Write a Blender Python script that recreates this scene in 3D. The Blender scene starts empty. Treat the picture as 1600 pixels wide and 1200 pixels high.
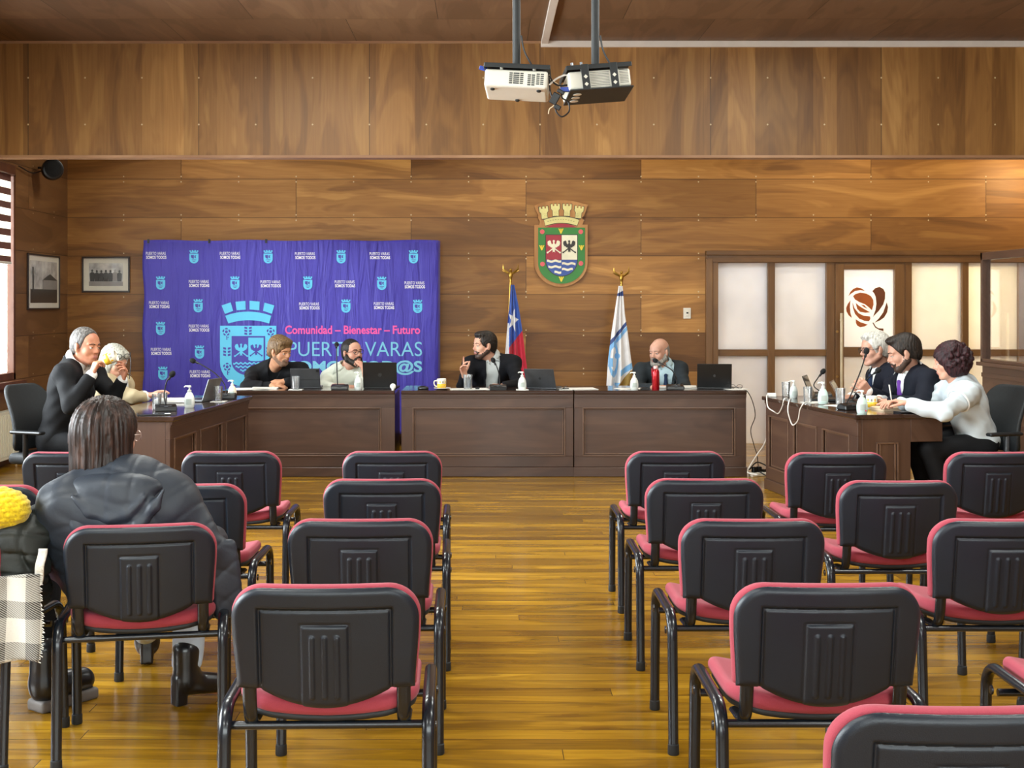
import bpy, bmesh, math, random
import numpy as np
from mathutils import Vector, Matrix, Euler
random.seed(7)
PI = math.pi
SC = bpy.context.scene
COL = SC.collection
V = Vector
F = 2000.0            # focal length in pixels of the 1600 px wide frame
CAMZ = 1.5
VX, VY = 760.0, 475.0
def at(px, py, d):
    """world point seen at photo pixel px,py at distance d along the room"""
    return V(((px - VX) * d / F, d, CAMZ - (py - VY) * d / F))
def lin(c):
    return c / 12.92 if c <= 0.04045 else ((c + 0.055) / 1.055) ** 2.4
def rgb(h):
    if isinstance(h, str):
        h = h.lstrip('#')
        h = [int(h[i:i + 2], 16) / 255 for i in (0, 2, 4)]
    return tuple(lin(c) for c in h) + (1.0,)

# ------------------------------------------------------------------ materials
class NT:
    def __init__(s, name):
        s.m = bpy.data.materials.new(name); s.m.use_nodes = True
        s.t = s.m.node_tree; s.t.nodes.clear()
    def n(s, typ, ins=None, **kw):
        nd = s.t.nodes.new(typ)
        for k, v in kw.items(): setattr(nd, k, v)
        for k, v in (ins or {}).items(): s.put(nd, k, v)
        return nd
    def put(s, nd, k, v):
        if isinstance(v, bpy.types.NodeSocket): s.t.links.new(v, nd.inputs[k])
        elif isinstance(v, bpy.types.Node): s.t.links.new(v.outputs[0], nd.inputs[k])
        else: nd.inputs[k].default_value = v
    def math(s, op, a, b=0.0, c=None):
        ins = {0: a, 1: b}
        if c is not None: ins[2] = c
        return s.n('ShaderNodeMath', ins, operation=op).outputs[0]
    def mix(s, f, a, b, mode='MIX'):
        nd = s.n('ShaderNodeMix', data_type='RGBA', blend_type=mode)
        s.put(nd, 0, f); s.put(nd, 6, a); s.put(nd, 7, b)
        return nd.outputs[2]
    def ramp(s, f, stops):
        nd = s.n('ShaderNodeValToRGB', {0: f})
        e = nd.color_ramp.elements
        while len(e) < len(stops): e.new(0.5)
        for el, (p, c) in zip(e, stops):
            el.position = p; el.color = c if len(c) == 4 else rgb(c)
        return nd.outputs[0]
    def obj(s):
        return s.n('ShaderNodeTexCoord').outputs['Object']
    def noise(s, vec, scale, detail=3, rough=.55, dist=0.0):
        return s.n('ShaderNodeTexNoise', {'Vector': vec, 'Scale': scale, 'Detail': detail, 'Roughness': rough, 'Distortion': dist}).outputs[0]
    def bump(s, h, strength=.3, dist=.005):
        return s.n('ShaderNodeBump', {'Height': h, 'Strength': strength, 'Distance': dist}).outputs[0]
    def out(s, sh):
        o = s.n('ShaderNodeOutputMaterial'); s.put(o, 0, sh); return s.m
    def princ(s, **kw):
        nd = s.n('ShaderNodeBsdfPrincipled')
        for k, v in kw.items(): s.put(nd, k.replace('_', ' '), v)
        return nd
MATS = {}
def mat(name, col, rough=.5, metal=0., var=.12, vs=9., bump=0., bs=60., coat=0., spec=.5, sheen=0., stretch=None):
    """procedural material: base colour broken up by noise, optional bump"""
    if name in MATS: return MATS[name]
    t = NT(name); c = rgb(col)
    vec = t.obj()
    if stretch: vec = t.n('ShaderNodeMapping', {0: vec, 3: stretch}).outputs[0]
    f = t.noise(vec, vs, 4)
    lo = tuple(x * (1 - var) for x in c[:3]) + (1,); hi = tuple(min(1, x * (1 + var)) for x in c[:3]) + (1,)
    colr = t.ramp(f, [(.3, lo), (.7, hi)])
    p = t.princ(Base_Color=colr, Roughness=rough, Metallic=metal, Specular_IOR_Level=spec, Coat_Weight=coat, Coat_Roughness=.12)
    if sheen: p.inputs['Sheen Weight'].default_value = sheen
    if bump: t.put(p, 'Normal', t.bump(t.noise(vec, bs, 3), bump, .004))
    MATS[name] = t.out(p); return MATS[name]

def wood(t, vec, base, dark, light, seed=None, sc=1.0):
    """grain colour: vec has its x axis along the grain"""
    if seed is not None:
        off = t.n('ShaderNodeCombineXYZ', {0: t.math('MULTIPLY', seed, 37.0), 1: t.math('MULTIPLY', seed, 11.0), 2: t.math('MULTIPLY', seed, 5.0)}).outputs[0]
        vec = t.n('ShaderNodeVectorMath', {0: vec, 1: off}, operation='ADD').outputs[0]
    v1 = t.n('ShaderNodeMapping', {0: vec, 3: (.6 * sc, 3.2 * sc, 1)}).outputs[0]
    v2 = t.n('ShaderNodeMapping', {0: vec, 3: (2.0 * sc, 60.0 * sc, 1)}).outputs[0]
    g = t.noise(v1, 1.0, 3, .5, 1.2)
    bands = t.math('FRACT', t.math('MULTIPLY', g, 6.0))
    tri = t.math('ABSOLUTE', t.math('SUBTRACT', t.math('MULTIPLY', bands, 2.0), 1.0))
    fine = t.noise(v2, 1.0, 3, .6)
    k = t.math('ADD', t.math('MULTIPLY', g, .72), t.math('ADD', t.math('MULTIPLY', tri, .09), t.math('MULTIPLY', fine, .19)))
    return t.ramp(k, [(.28, dark), (.5, base), (.72, light)]), fine

def wall_planks(name, comps, w, h, x0, z0, cols, rough=.38, vertical=False, nails=None, tint=.5, mortar=.003, offset=.5, strips=0.):
    t = NT(name)
    sep = t.n('ShaderNodeSeparateXYZ', {0: t.obj()})
    a = t.math('ADD', sep.outputs[comps[0]], x0); b = t.math('ADD', sep.outputs[comps[1]], z0)
    bv = t.n('ShaderNodeCombineXYZ', {0: a, 1: b}).outputs[0]
    br = t.n('ShaderNodeTexBrick', {'Vector': bv, 'Color1': (0, 0, 0, 1), 'Color2': (1, 1, 1, 1), 'Mortar': (.5, .5, .5, 1), 'Scale': 1.0,
             'Mortar Size': mortar, 'Mortar Smooth': .1, 'Bias': 0.0, 'Brick Width': w, 'Row Height': h}, offset=offset, squash=1.0)
    seed = t.n('ShaderNodeSeparateColor', {0: br.outputs[0]}).outputs[0]
    gv = t.n('ShaderNodeCombineXYZ', {0: b, 1: a} if vertical else {0: a, 1: b}).outputs[0]
    c, fine = wood(t, gv, *cols, seed=seed)
    tone = t.ramp(seed, [(0, (1 - tint * .5, 1 - tint * .55, 1 - tint * .6, 1)), (.5, (1, 1, 1, 1)), (1, (1 + tint * .3, 1 + tint * .34, 1 + tint * .36, 1))])
    c = t.mix(1.0, c, tone, 'MULTIPLY')
    if strips:
        row = t.math('FLOOR', t.math('ADD', t.math('DIVIDE', a, strips), t.math('MULTIPLY', t.noise(t.n('ShaderNodeCombineXYZ', {0: a}).outputs[0], .8, 1), 5.0)))
        wn = t.n('ShaderNodeTexWhiteNoise', {'W': row}, noise_dimensions='1D').outputs[0]
        c = t.mix(1.0, c, t.ramp(wn, [(0, (.70, .64, .56, 1)), (.5, (1, .97, .93, 1)), (1, (1.18, 1.15, 1.08, 1))]), 'MULTIPLY')
    c = t.mix(t.math('MULTIPLY', br.outputs[1], .8), c, rgb('#241406'))
    if nails:
        ns, ox, oz, nh = nails
        dx = t.math('SUBTRACT', t.math('FRACT', t.math('ADD', t.math('DIVIDE', a, ns), ox)), .5)
        dz = t.math('SUBTRACT', t.math('FRACT', t.math('ADD', t.math('DIVIDE', b, nh), oz)), .5)
        dz = t.math('SUBTRACT', t.math('ABSOLUTE', dz), .07 if oz == .5 else 0.0)
        r = t.math('SQRT', t.math('ADD', t.math('POWER', t.math('MULTIPLY', dx, ns), 2.0), t.math('POWER', t.math('MULTIPLY', dz, nh), 2.0)))
        c = t.mix(t.math('LESS_THAN', r, .0075), c, rgb('#c9b48c'))
    p = t.princ(Base_Color=c, Roughness=t.math('ADD', rough, t.math('MULTIPLY', fine, .12)), Specular_IOR_Level=.4)
    hgt = t.math('SUBTRACT', t.math('MULTIPLY', fine, .25), t.math('MULTIPLY', br.outputs[1], 1.0))
    t.put(p, 'Normal', t.bump(hgt, .35, .004))
    return t.out(p)

def plain_wood(name, cols, grain=0, rough=.3, coat=.0, sc=1.0):
    """grain axis 0,1,2 = object x,y,z"""
    if name in MATS: return MATS[name]
    t = NT(name)
    sep = t.n('ShaderNodeSeparateXYZ', {0: t.obj()}).outputs
    o = [sep[i] for i in range(3) if i != grain]
    cross = t.math('ADD', o[0], t.math('MULTIPLY', o[1], .83))
    gv = t.n('ShaderNodeCombineXYZ', {0: sep[grain], 1: cross, 2: o[1]}).outputs[0]
    c, fine = wood(t, gv, *cols, sc=sc)
    p = t.princ(Base_Color=c, Roughness=t.math('ADD', rough, t.math('MULTIPLY', fine, .1)), Coat_Weight=coat, Coat_Roughness=.08)
    t.put(p, 'Normal', t.bump(fine, .12, .002))
    MATS[name] = t.out(p); return MATS[name]

def glass_mat(name, col=(1, 1, 1, 1), rough=0.0, alpha_mix=.75, tint=None, milky=0.):
    t = NT(name)
    n = t.noise(t.obj(), 20.0)
    r = t.math('ADD', rough, t.math('MULTIPLY', n, .03))
    gl = t.n('ShaderNodeBsdfGlossy', {0: (1, 1, 1, 1), 'Roughness': r})
    tr = t.n('ShaderNodeBsdfTransparent', {0: tint or col})
    fr = t.n('ShaderNodeFresnel', {0: 1.45})
    mx = t.n('ShaderNodeMixShader', {0: t.math('ADD', t.math('MULTIPLY', fr.outputs[0], alpha_mix), .03), 1: tr.outputs[0], 2: gl.outputs[0]})
    if not milky: return t.out(mx.outputs[0])
    df = t.n('ShaderNodeBsdfDiffuse', {0: (.9, .93, .95, 1)})
    m2 = t.n('ShaderNodeMixShader', {0: milky, 1: mx.outputs[0], 2: df.outputs[0]})
    return t.out(m2.outputs[0])

# ------------------------------------------------------------------ mesh builder
class MB:
    def __init__(s): s.v = []; s.f = []; s.m = []
    def add(s, vs, fs, mi=0):
        o = len(s.v); s.v += [tuple(p) for p in vs]
        for f in fs: s.f.append(tuple(i + o for i in f)); s.m.append(mi)
        return s
    def box(s, lo, hi, mi=0, M=None):
        x0, y0, z0 = lo; x1, y1, z1 = hi
        vs = [V(p) for p in ((x0, y0, z0), (x1, y0, z0), (x1, y1, z0), (x0, y1, z0), (x0, y0, z1), (x1, y0, z1), (x1, y1, z1), (x0, y1, z1))]
        if M: vs = [M @ p for p in vs]
        return s.add(vs, [(0, 3, 2, 1), (4, 5, 6, 7), (0, 1, 5, 4), (1, 2, 6, 5), (2, 3, 7, 6), (3, 0, 4, 7)], mi)
    def cbox(s, c, sz, mi=0, M=None):
        c = V(c); h = V(sz) * .5
        return s.box(c - h, c + h, mi, M)
    def tube(s, pts, r, n=10, mi=0, ell=None, up=V((0, 0, 1)), cap=True):
        """r: radius or list; ell=(a,b) multipliers for an oval section (a along side axis, b along other)"""
        pts = [V(p) for p in pts]; N = len(pts); rings = []
        rs = r if isinstance(r, (list, tuple)) else [r] * N
        prev = None
        for i, p in enumerate(pts):
            t = (pts[min(i + 1, N - 1)] - pts[max(i - 1, 0)]).normalized()
            if prev is None:
                u = V(up) if abs(t.dot(V(up))) < .95 else V((1, 0, 0)) if abs(t.x) < .9 else V((0, 1, 0))
                a = t.cross(u).normalized()
            else:
                a = (prev - t * prev.dot(t))
                a = a.normalized() if a.length > 1e-6 else t.orthogonal().normalized()
            prev = a; b = t.cross(a)
            ea, eb = ell or (1, 1)
            rings.append([p + (a * math.cos(2 * PI * k / n) * ea + b * math.sin(2 * PI * k / n) * eb) * rs[i] for k in range(n)])
        vs = [q for rg in rings for q in rg]; fs = []
        for i in range(N - 1):
            for k in range(n):
                k2 = (k + 1) % n
                fs.append((i * n + k, i * n + k2, (i + 1) * n + k2, (i + 1) * n + k))
        if cap:
            fs.append(tuple(range(n - 1, -1, -1))); fs.append(tuple((N - 1) * n + k for k in range(n)))
        return s.add(vs, fs, mi)
    def lathe(s, prof, n=20, mi=0, c=(0, 0, 0), M=None, close=False, sx=1., sy=1.):
        """prof: (r, z) list"""
        vs = []; fs = []; c = V(c)
        for r, z in prof:
            for k in range(n):
                p = V((r * math.cos(2 * PI * k / n) * sx, r * math.sin(2 * PI * k / n) * sy, z))
                vs.append((M @ p if M else p) + c)
        for i in range(len(prof) - 1):
            for k in range(n):
                k2 = (k + 1) % n
                fs.append((i * n + k, i * n + k2, (i + 1) * n + k2, (i + 1) * n + k))
        if not close:
            fs.append(tuple(range(n - 1, -1, -1))); L = (len(prof) - 1) * n
            fs.append(tuple(L + k for k in range(n)))
        return s.add(vs, fs, mi)
    def ball(s, c, r, n=12, mi=0, sc=(1, 1, 1), M=None):
        prof = [(max(1e-4, math.sin(PI * i / n) ) * r, -math.cos(PI * i / n) * r) for i in range(n + 1)]
        vs = []; fs = []; k_ = n * 2; c = V(c)
        for rr, z in prof:
            for k in range(k_):
                p = V((rr * math.cos(2 * PI * k / k_) * sc[0], rr * math.sin(2 * PI * k / k_) * sc[1], z * sc[2]))
                vs.append((M @ p if M else p) + c)
        for i in range(n):
            for k in range(k_):
                k2 = (k + 1) % k_
                fs.append((i * k_ + k, i * k_ + k2, (i + 1) * k_ + k2, (i + 1) * k_ + k))
        return s.add(vs, fs, mi)
    def prism(s, poly, y0, y1, mi=0, M=None, plane='xz'):
        """extrude a 2d polygon (x,z) from y0 to y1 (plane 'xz') or (x,y) from z0 to z1 ('xy')"""
        n = len(poly)
        mk = (lambda p, y: V((p[0], y, p[1]))) if plane == 'xz' else (lambda p, y: V((p[0], p[1], y)))
        vs = [mk(p, y0) for p in poly] + [mk(p, y1) for p in poly]
        if M: vs = [M @ p for p in vs]
        fs = [tuple(range(n - 1, -1, -1)), tuple(range(n, 2 * n))]
        for i in range(n):
            j = (i + 1) % n; fs.append((i, j, n + j, n + i))
        return s.add(vs, fs, mi)
    def grid(s, fn, nu, nv, mi=0, mfn=None):
        o = len(s.v)
        for j in range(nv + 1):
            for i in range(nu + 1): s.v.append(tuple(fn(i / nu, j / nv)))
        for j in range(nv):
            for i in range(nu):
                a = o + j * (nu + 1) + i
                s.f.append((a, a + 1, a + nu + 2, a + nu + 1)); s.m.append(mfn((i + .5) / nu, (j + .5) / nv) if mfn else mi)
        return s
    def build(s, name, mats, parent=None, smooth=False, bevel=0, solid=0, sub=0, fix=True):
        me = bpy.data.meshes.new(name)
        me.from_pydata(s.v, [], s.f)
        for m in (mats if isinstance(mats, (list, tuple)) else [mats]): me.materials.append(m)
        if len(me.polygons) == len(s.m): me.polygons.foreach_set('material_index', s.m)
        me.validate(); me.update()
        if fix:
            bm = bmesh.new(); bm.from_mesh(me); bmesh.ops.recalc_face_normals(bm, faces=bm.faces); bm.to_mesh(me); bm.free()
        o = link(name, me, parent)
        if smooth:
            me.polygons.foreach_set('use_smooth', [True] * len(me.polygons))
            if smooth != 'all':
                try: me.set_sharp_from_angle(angle=math.radians(42))
                except Exception: pass
        if solid:
            md = o.modifiers.new('Solid', 'SOLIDIFY'); md.thickness = solid; md.offset = 0
        if bevel:
            md = o.modifiers.new('Bevel', 'BEVEL'); md.width = bevel; md.segments = 2; md.limit_method = 'ANGLE'; md.angle_limit = math.radians(40)
        if sub:
            md = o.modifiers.new('Sub', 'SUBSURF'); md.levels = sub; md.render_levels = sub
        return o
def link(name, me, parent=None):
    o = bpy.data.objects.new(name, me); COL.objects.link(o)
    if parent is not None: o.parent = parent
    return o
def tag(o, label=None, cat=None, group=None, kind=None):
    if label: o['label'] = label
    if cat: o['category'] = cat
    if group: o['group'] = group
    if kind: o['kind'] = kind
    return o
def thing(name, label, cat, loc=(0, 0, 0), rz=0., group=None):
    o = bpy.data.objects.new(name, None); COL.objects.link(o)
    o.empty_display_size = .1
    o.location = loc; o.rotation_euler = (0, 0, rz)
    return tag(o, label, cat, group)
def struct(o): o['kind'] = 'structure'; return o
def copy_tree(o, parent=None):
    c = o.copy(); COL.objects.link(c)
    if parent is not None: c.parent = parent
    for ch in list(o.children): copy_tree(ch, c)
    return c
def arc(c, r, a0, a1, n, plane='xz', rz=None):
    out = []
    for i in range(n + 1):
        a = a0 + (a1 - a0) * i / n
        out.append((c[0] + r * math.cos(a), c[1] + (rz or r) * math.sin(a)))
    return out
def smooth_path(pts, n=8):
    """Catmull-Rom through points"""
    P = [V(p) for p in pts]; P = [P[0] * 2 - P[1]] + P + [P[-1] * 2 - P[-2]]
    out = []
    for i in range(1, len(P) - 2):
        for k in range(n):
            t = k / n; a, b, c, d = P[i - 1:i + 3]
            out.append(.5 * ((2 * b) + (c - a) * t + (2 * a - 5 * b + 4 * c - d) * t * t + (3 * b - a - 3 * c + d) * t ** 3))
    out.append(P[-2]); return out

# ------------------------------------------------------------------ signed distance shapes -> smooth continuous meshes
def sd_cone(a, b, ra, rb, k=.02, lab=0, op=1):
    a = np.array(a, float); b = np.array(b, float); R = max(ra, rb)
    d = b - a; L2 = max(1e-9, float(d @ d))
    def f(X, Y, Z):
        px, py, pz = X - a[0], Y - a[1], Z - a[2]
        t = np.clip((px * d[0] + py * d[1] + pz * d[2]) / L2, 0, 1)
        return np.sqrt((px - t * d[0]) ** 2 + (py - t * d[1]) ** 2 + (pz - t * d[2]) ** 2) - (ra + (rb - ra) * t)
    return dict(f=f, lo=np.minimum(a, b) - R, hi=np.maximum(a, b) + R, k=k, lab=lab, op=op)
def sd_ell(c, r, R=None, k=.02, lab=0, op=1):
    c = np.array(c, float); r = np.array(r, float)
    M = np.array(R.to_3x3()) if R is not None else np.eye(3)
    ext = np.sqrt(((M * r) ** 2).sum(1))
    def f(X, Y, Z):
        x, y, z = X - c[0], Y - c[1], Z - c[2]
        l = [M[0, i] * x + M[1, i] * y + M[2, i] * z for i in range(3)]
        k0 = np.sqrt(sum((l[i] / r[i]) ** 2 for i in range(3)))
        k1 = np.sqrt(sum((l[i] / r[i] ** 2) ** 2 for i in range(3))) + 1e-9
        return k0 * (k0 - 1) / k1
    return dict(f=f, lo=c - ext, hi=c + ext, k=k, lab=lab, op=op)
def sd_box(c, h, R=None, rd=.01, k=.02, lab=0, op=1):
    c = np.array(c, float); h = np.array(h, float)
    M = np.array(R.to_3x3()) if R is not None else np.eye(3)
    ext = (np.abs(M) * h).sum(1)
    def f(X, Y, Z):
        x, y, z = X - c[0], Y - c[1], Z - c[2]
        q = [np.abs(M[0, i] * x + M[1, i] * y + M[2, i] * z) - (h[i] - rd) for i in range(3)]
        out = np.sqrt(sum(np.maximum(v, 0) ** 2 for v in q)) - rd
        return out + np.minimum(np.maximum(np.maximum(q[0], q[1]), q[2]), 0)
    return dict(f=f, lo=c - ext, hi=c + ext, k=k, lab=lab, op=op)
def sd_fn(f, lo, hi, k=.01, lab=0, op=1):
    return dict(f=f, lo=np.array(lo, float), hi=np.array(hi, float), k=k, lab=lab, op=op)
def sd_half(p, n, k=.005):
    """cut away everything on the side n points to"""
    p = np.array(p, float); n = np.array(V(n).normalized(), float)
    return dict(f=lambda X, Y, Z: -((X - p[0]) * n[0] + (Y - p[1]) * n[1] + (Z - p[2]) * n[2]), lo=None, hi=None, k=k, lab=0, op=-1)
def sdf_eval(prims, h, pad=.02):
    adds = [p for p in prims if p['op'] == 1]
    lo = np.min([p['lo'] for p in adds], 0) - pad; hi = np.max([p['hi'] for p in adds], 0) + pad
    n = np.ceil((hi - lo) / h).astype(int) + 1
    ax = [(lo[i] + h * np.arange(n[i])).astype(np.float32) for i in range(3)]
    D = np.full(n, .25, np.float32); L = np.zeros(n, np.int16)
    for p in prims:
        m = max(p['k'], 0.0) + 2 * h
        if p['lo'] is None: i0 = np.zeros(3, int); i1 = n
        else:
            i0 = np.clip(np.floor((p['lo'] - m - lo) / h).astype(int), 0, n); i1 = np.clip(np.ceil((p['hi'] + m - lo) / h).astype(int) + 1, 0, n)
        if (i1 <= i0).any(): continue
        sl = tuple(slice(i0[i], i1[i]) for i in range(3))
        X = ax[0][sl[0]][:, None, None]; Y = ax[1][sl[1]][None, :, None]; Z = ax[2][sl[2]][None, None, :]
        d = p['f'](X, Y, Z).astype(np.float32); d0 = D[sl]; k = max(p['k'], 1e-5)
        if p['op'] == 1:
            hh = np.clip(.5 + .5 * (d0 - d) / k, 0, 1)
            L[sl] = np.where(d < d0, p['lab'], L[sl])
            D[sl] = d0 * (1 - hh) + d * hh - k * hh * (1 - hh)
        else:
            d = -d
            hh = np.clip(.5 - .5 * (d0 - d) / k, 0, 1)
            D[sl] = d0 * (1 - hh) + d * hh + k * hh * (1 - hh)
    return ax, D, L
def surface_nets(ax, D, L):
    n = np.array(D.shape)
    D[0], D[-1] = .1, .1; D[:, 0], D[:, -1] = .1, .1; D[:, :, 0], D[:, :, -1] = .1, .1
    S = D < 0
    c = [S[i:n[0] - 1 + i, j:n[1] - 1 + j, k:n[2] - 1 + k] for i in (0, 1) for j in (0, 1) for k in (0, 1)]
    cnt = sum(x.astype(np.int8) for x in c)
    act = (cnt > 0) & (cnt < 8)
    idx = np.argwhere(act)
    vid = np.full(act.shape, -1, np.int64); vid[act] = np.arange(len(idx))
    acc = np.zeros((len(idx), 3)); num = np.zeros(len(idx))
    cor = [np.array((i, j, k)) for i in (0, 1) for j in (0, 1) for k in (0, 1)]
    val = [D[idx[:, 0] + q[0], idx[:, 1] + q[1], idx[:, 2] + q[2]].astype(float) for q in cor]
    for a in range(8):
        for b in range(a + 1, 8):
            if np.abs(cor[a] - cor[b]).sum() != 1: continue
            m = (val[a] < 0) != (val[b] < 0)
            t = np.where(m, val[a] / np.where(m, val[a] - val[b], 1), 0)
            acc += m[:, None] * (cor[a] + t[:, None] * (cor[b] - cor[a])); num += m
    pos = idx + acc / num[:, None]
    h = ax[0][1] - ax[0][0]
    vs = np.stack([ax[i][0] + pos[:, i] * h for i in range(3)], 1)
    faces = []
    for d in range(3):
        u, w = (d + 1) % 3, (d + 2) % 3
        a = [slice(None)] * 3; b = [slice(None)] * 3
        a[d] = slice(0, n[d] - 1); b[d] = slice(1, n[d])
        e = S[tuple(a)] != S[tuple(b)]
        q = np.argwhere(e)
        q = q[(q[:, u] > 0) & (q[:, w] > 0) & (q[:, u] < n[u] - 1) & (q[:, w] < n[w] - 1)]
        du = np.zeros(3, int); du[u] = 1; dw = np.zeros(3, int); dw[w] = 1
        g = lambda o: vid[tuple((q - o).T)]
        f = np.stack([g(du * 0), g(du), g(du + dw), g(dw)], 1)
        flip = ~S[tuple(q.T)]
        f[flip] = f[flip][:, ::-1]
        faces.append(f[(f >= 0).all(1)])
    fs = np.concatenate(faces)
    near = np.clip(np.rint(pos).astype(int), 0, n - 1)
    # label of the closest inside grid node
    lab = L[near[:, 0], near[:, 1], near[:, 2]]
    return vs, fs, lab
def sdf_obj(name, prims, h, mats, parent=None, disp=None, post=None):
    ax, D, L = sdf_eval(prims, h)
    if disp is not None:
        D += disp(ax[0][:, None, None], ax[1][None, :, None], ax[2][None, None, :]).astype(np.float32)
    vs, fs, lab = surface_nets(ax, D, L)
    if post is not None: vs = post(vs)
    me = bpy.data.meshes.new(name)
    me.vertices.add(len(vs)); me.vertices.foreach_set('co', vs.astype(np.float32).ravel())
    me.loops.add(len(fs) * 4); me.loops.foreach_set('vertex_index', fs.astype(np.int32).ravel())
    me.polygons.add(len(fs)); me.polygons.foreach_set('loop_start', np.arange(0, len(fs) * 4, 4, dtype=np.int32))
    try: me.polygons.foreach_set('loop_total', np.full(len(fs), 4, np.int32))
    except Exception: pass
    mats = mats if isinstance(mats, (list, tuple)) else [mats]
    for m in mats: me.materials.append(m)
    if len(mats) > 1:
        me.polygons.foreach_set('material_index', np.minimum(lab[fs[:, 0]], len(mats) - 1).astype(np.int32))
    me.polygons.foreach_set('use_smooth', [True] * len(fs))
    me.update(); me.validate()
    return link(name, me, parent)
def wrinkle(amp, f=(38., 31., 27.), ph=0.):
    return lambda X, Y, Z: amp * (np.sin(f[0] * X + 9 * Z + 2.2 * np.sin(11 * Y + ph) + ph) * np.sin(f[1] * Z + 14 * Y + 1.7 * np.sin(13 * X)) + .6 * np.sin(f[2] * 1.7 * (Z + X - Y) + 3 * np.sin(8 * Z)))

def creases(amp, f=(34., 27., 22.), ph=0.):
    """soft folds with a few sharper valleys, as in a stiff rain coat"""
    w = wrinkle(amp * .8, f, ph)
    def g(X, Y, Z):
        s1 = np.sin(f[0] * .8 * X + 16 * Z + 2.5 * np.sin(9 * Z + ph) + 1.5 * np.sin(14 * X))
        s2 = np.sin(f[1] * 1.1 * Z - 12 * X + 2.0 * np.sin(10 * X + ph) + 6 * Y)
        return w(X, Y, Z) + amp * .9 * np.exp(-(s1 / .22) ** 2) + amp * .9 * np.exp(-(s2 / .25) ** 2)
    return g
# ------------------------------------------------------------------ camera, world, colour management
cam = bpy.data.objects.new('camera', bpy.data.cameras.new('camera')); COL.objects.link(cam)
cam.location = (0, 0, CAMZ); cam.rotation_euler = (PI / 2, 0, 0)
cam.data.sensor_width = 36; cam.data.lens = 36 * F / 1600
cam.data.shift_x = (800 - VX) / 1600; cam.data.shift_y = (VY - 600) / 1600
cam.data.clip_end = 200
SC.camera = cam
SC.view_settings.view_transform = 'Standard'; SC.view_settings.look = 'None'
SC.view_settings.gamma = 1; SC.view_settings.use_curve_mapping = False
SC.view_settings.exposure = -0.13
SC.cycles.max_bounces = 8; SC.cycles.diffuse_bounces = 4; SC.cycles.glossy_bounces = 3
SC.cycles.transmission_bounces = 4; SC.cycles.transparent_max_bounces = 12
SC.cycles.caustics_reflective = False; SC.cycles.caustics_refractive = False
SC.cycles.sample_clamp_indirect = 6.0
try: SC.cycles.use_denoising = True
except Exception: pass
w = bpy.data.worlds.new('daylight'); SC.world = w; w.use_nodes = True
wt = w.node_tree; wt.nodes.clear()
bg = wt.nodes.new('ShaderNodeBackground'); bg.inputs[1].default_value = 8.0
bg.inputs[0].default_value = (.93, 1.0, .97, 1)
wo = wt.nodes.new('ShaderNodeOutputWorld'); wt.links.new(bg.outputs[0], wo.inputs[0])

WY = 13.75
XL, XR, YB, ZC, YL = -4.5, 6.2, -3.0, 3.86, 11.5
KW = F / WY

# ------------------------------------------------------------------ room materials
PLANK = [rgb('#956632'), rgb('#69441e'), rgb('#b88748')]
m_back = wall_planks('plywood_planks', (0, 2), 2.47, .4125, 3.279 + 2.47 * 4, -2.841 + .4125 * 7, PLANK, nails=(.6175, .5, .5, .4125), tint=1.05)
m_left = wall_planks('plywood_planks_side', (1, 2), 2.47, .4125, 1.0, -2.841 + .4125 * 7, [rgb('#7a5532'), rgb('#5e3f22'), rgb('#8f683e')], nails=(.6175, .3, .5, .4125), tint=.5)
m_lintel = wall_planks('plywood_lintel', (0, 2), 1.533, 40.0, 760 * YL / F - 44 * YL / F + 1.533 * 6, 10.0, [rgb('#8e6535'), rgb('#6a4723'), rgb('#ab8149')], vertical=True, nails=(.511, .5, .28, .42), tint=.4, offset=0., strips=.26)
m_ceil = wall_planks('plywood_ceiling', (0, 1), 1.53, 2.6, .4, 5.0, [rgb('#74563d'), rgb('#5f452d'), rgb('#86674a')], rough=.5, vertical=True, tint=.45)
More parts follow.
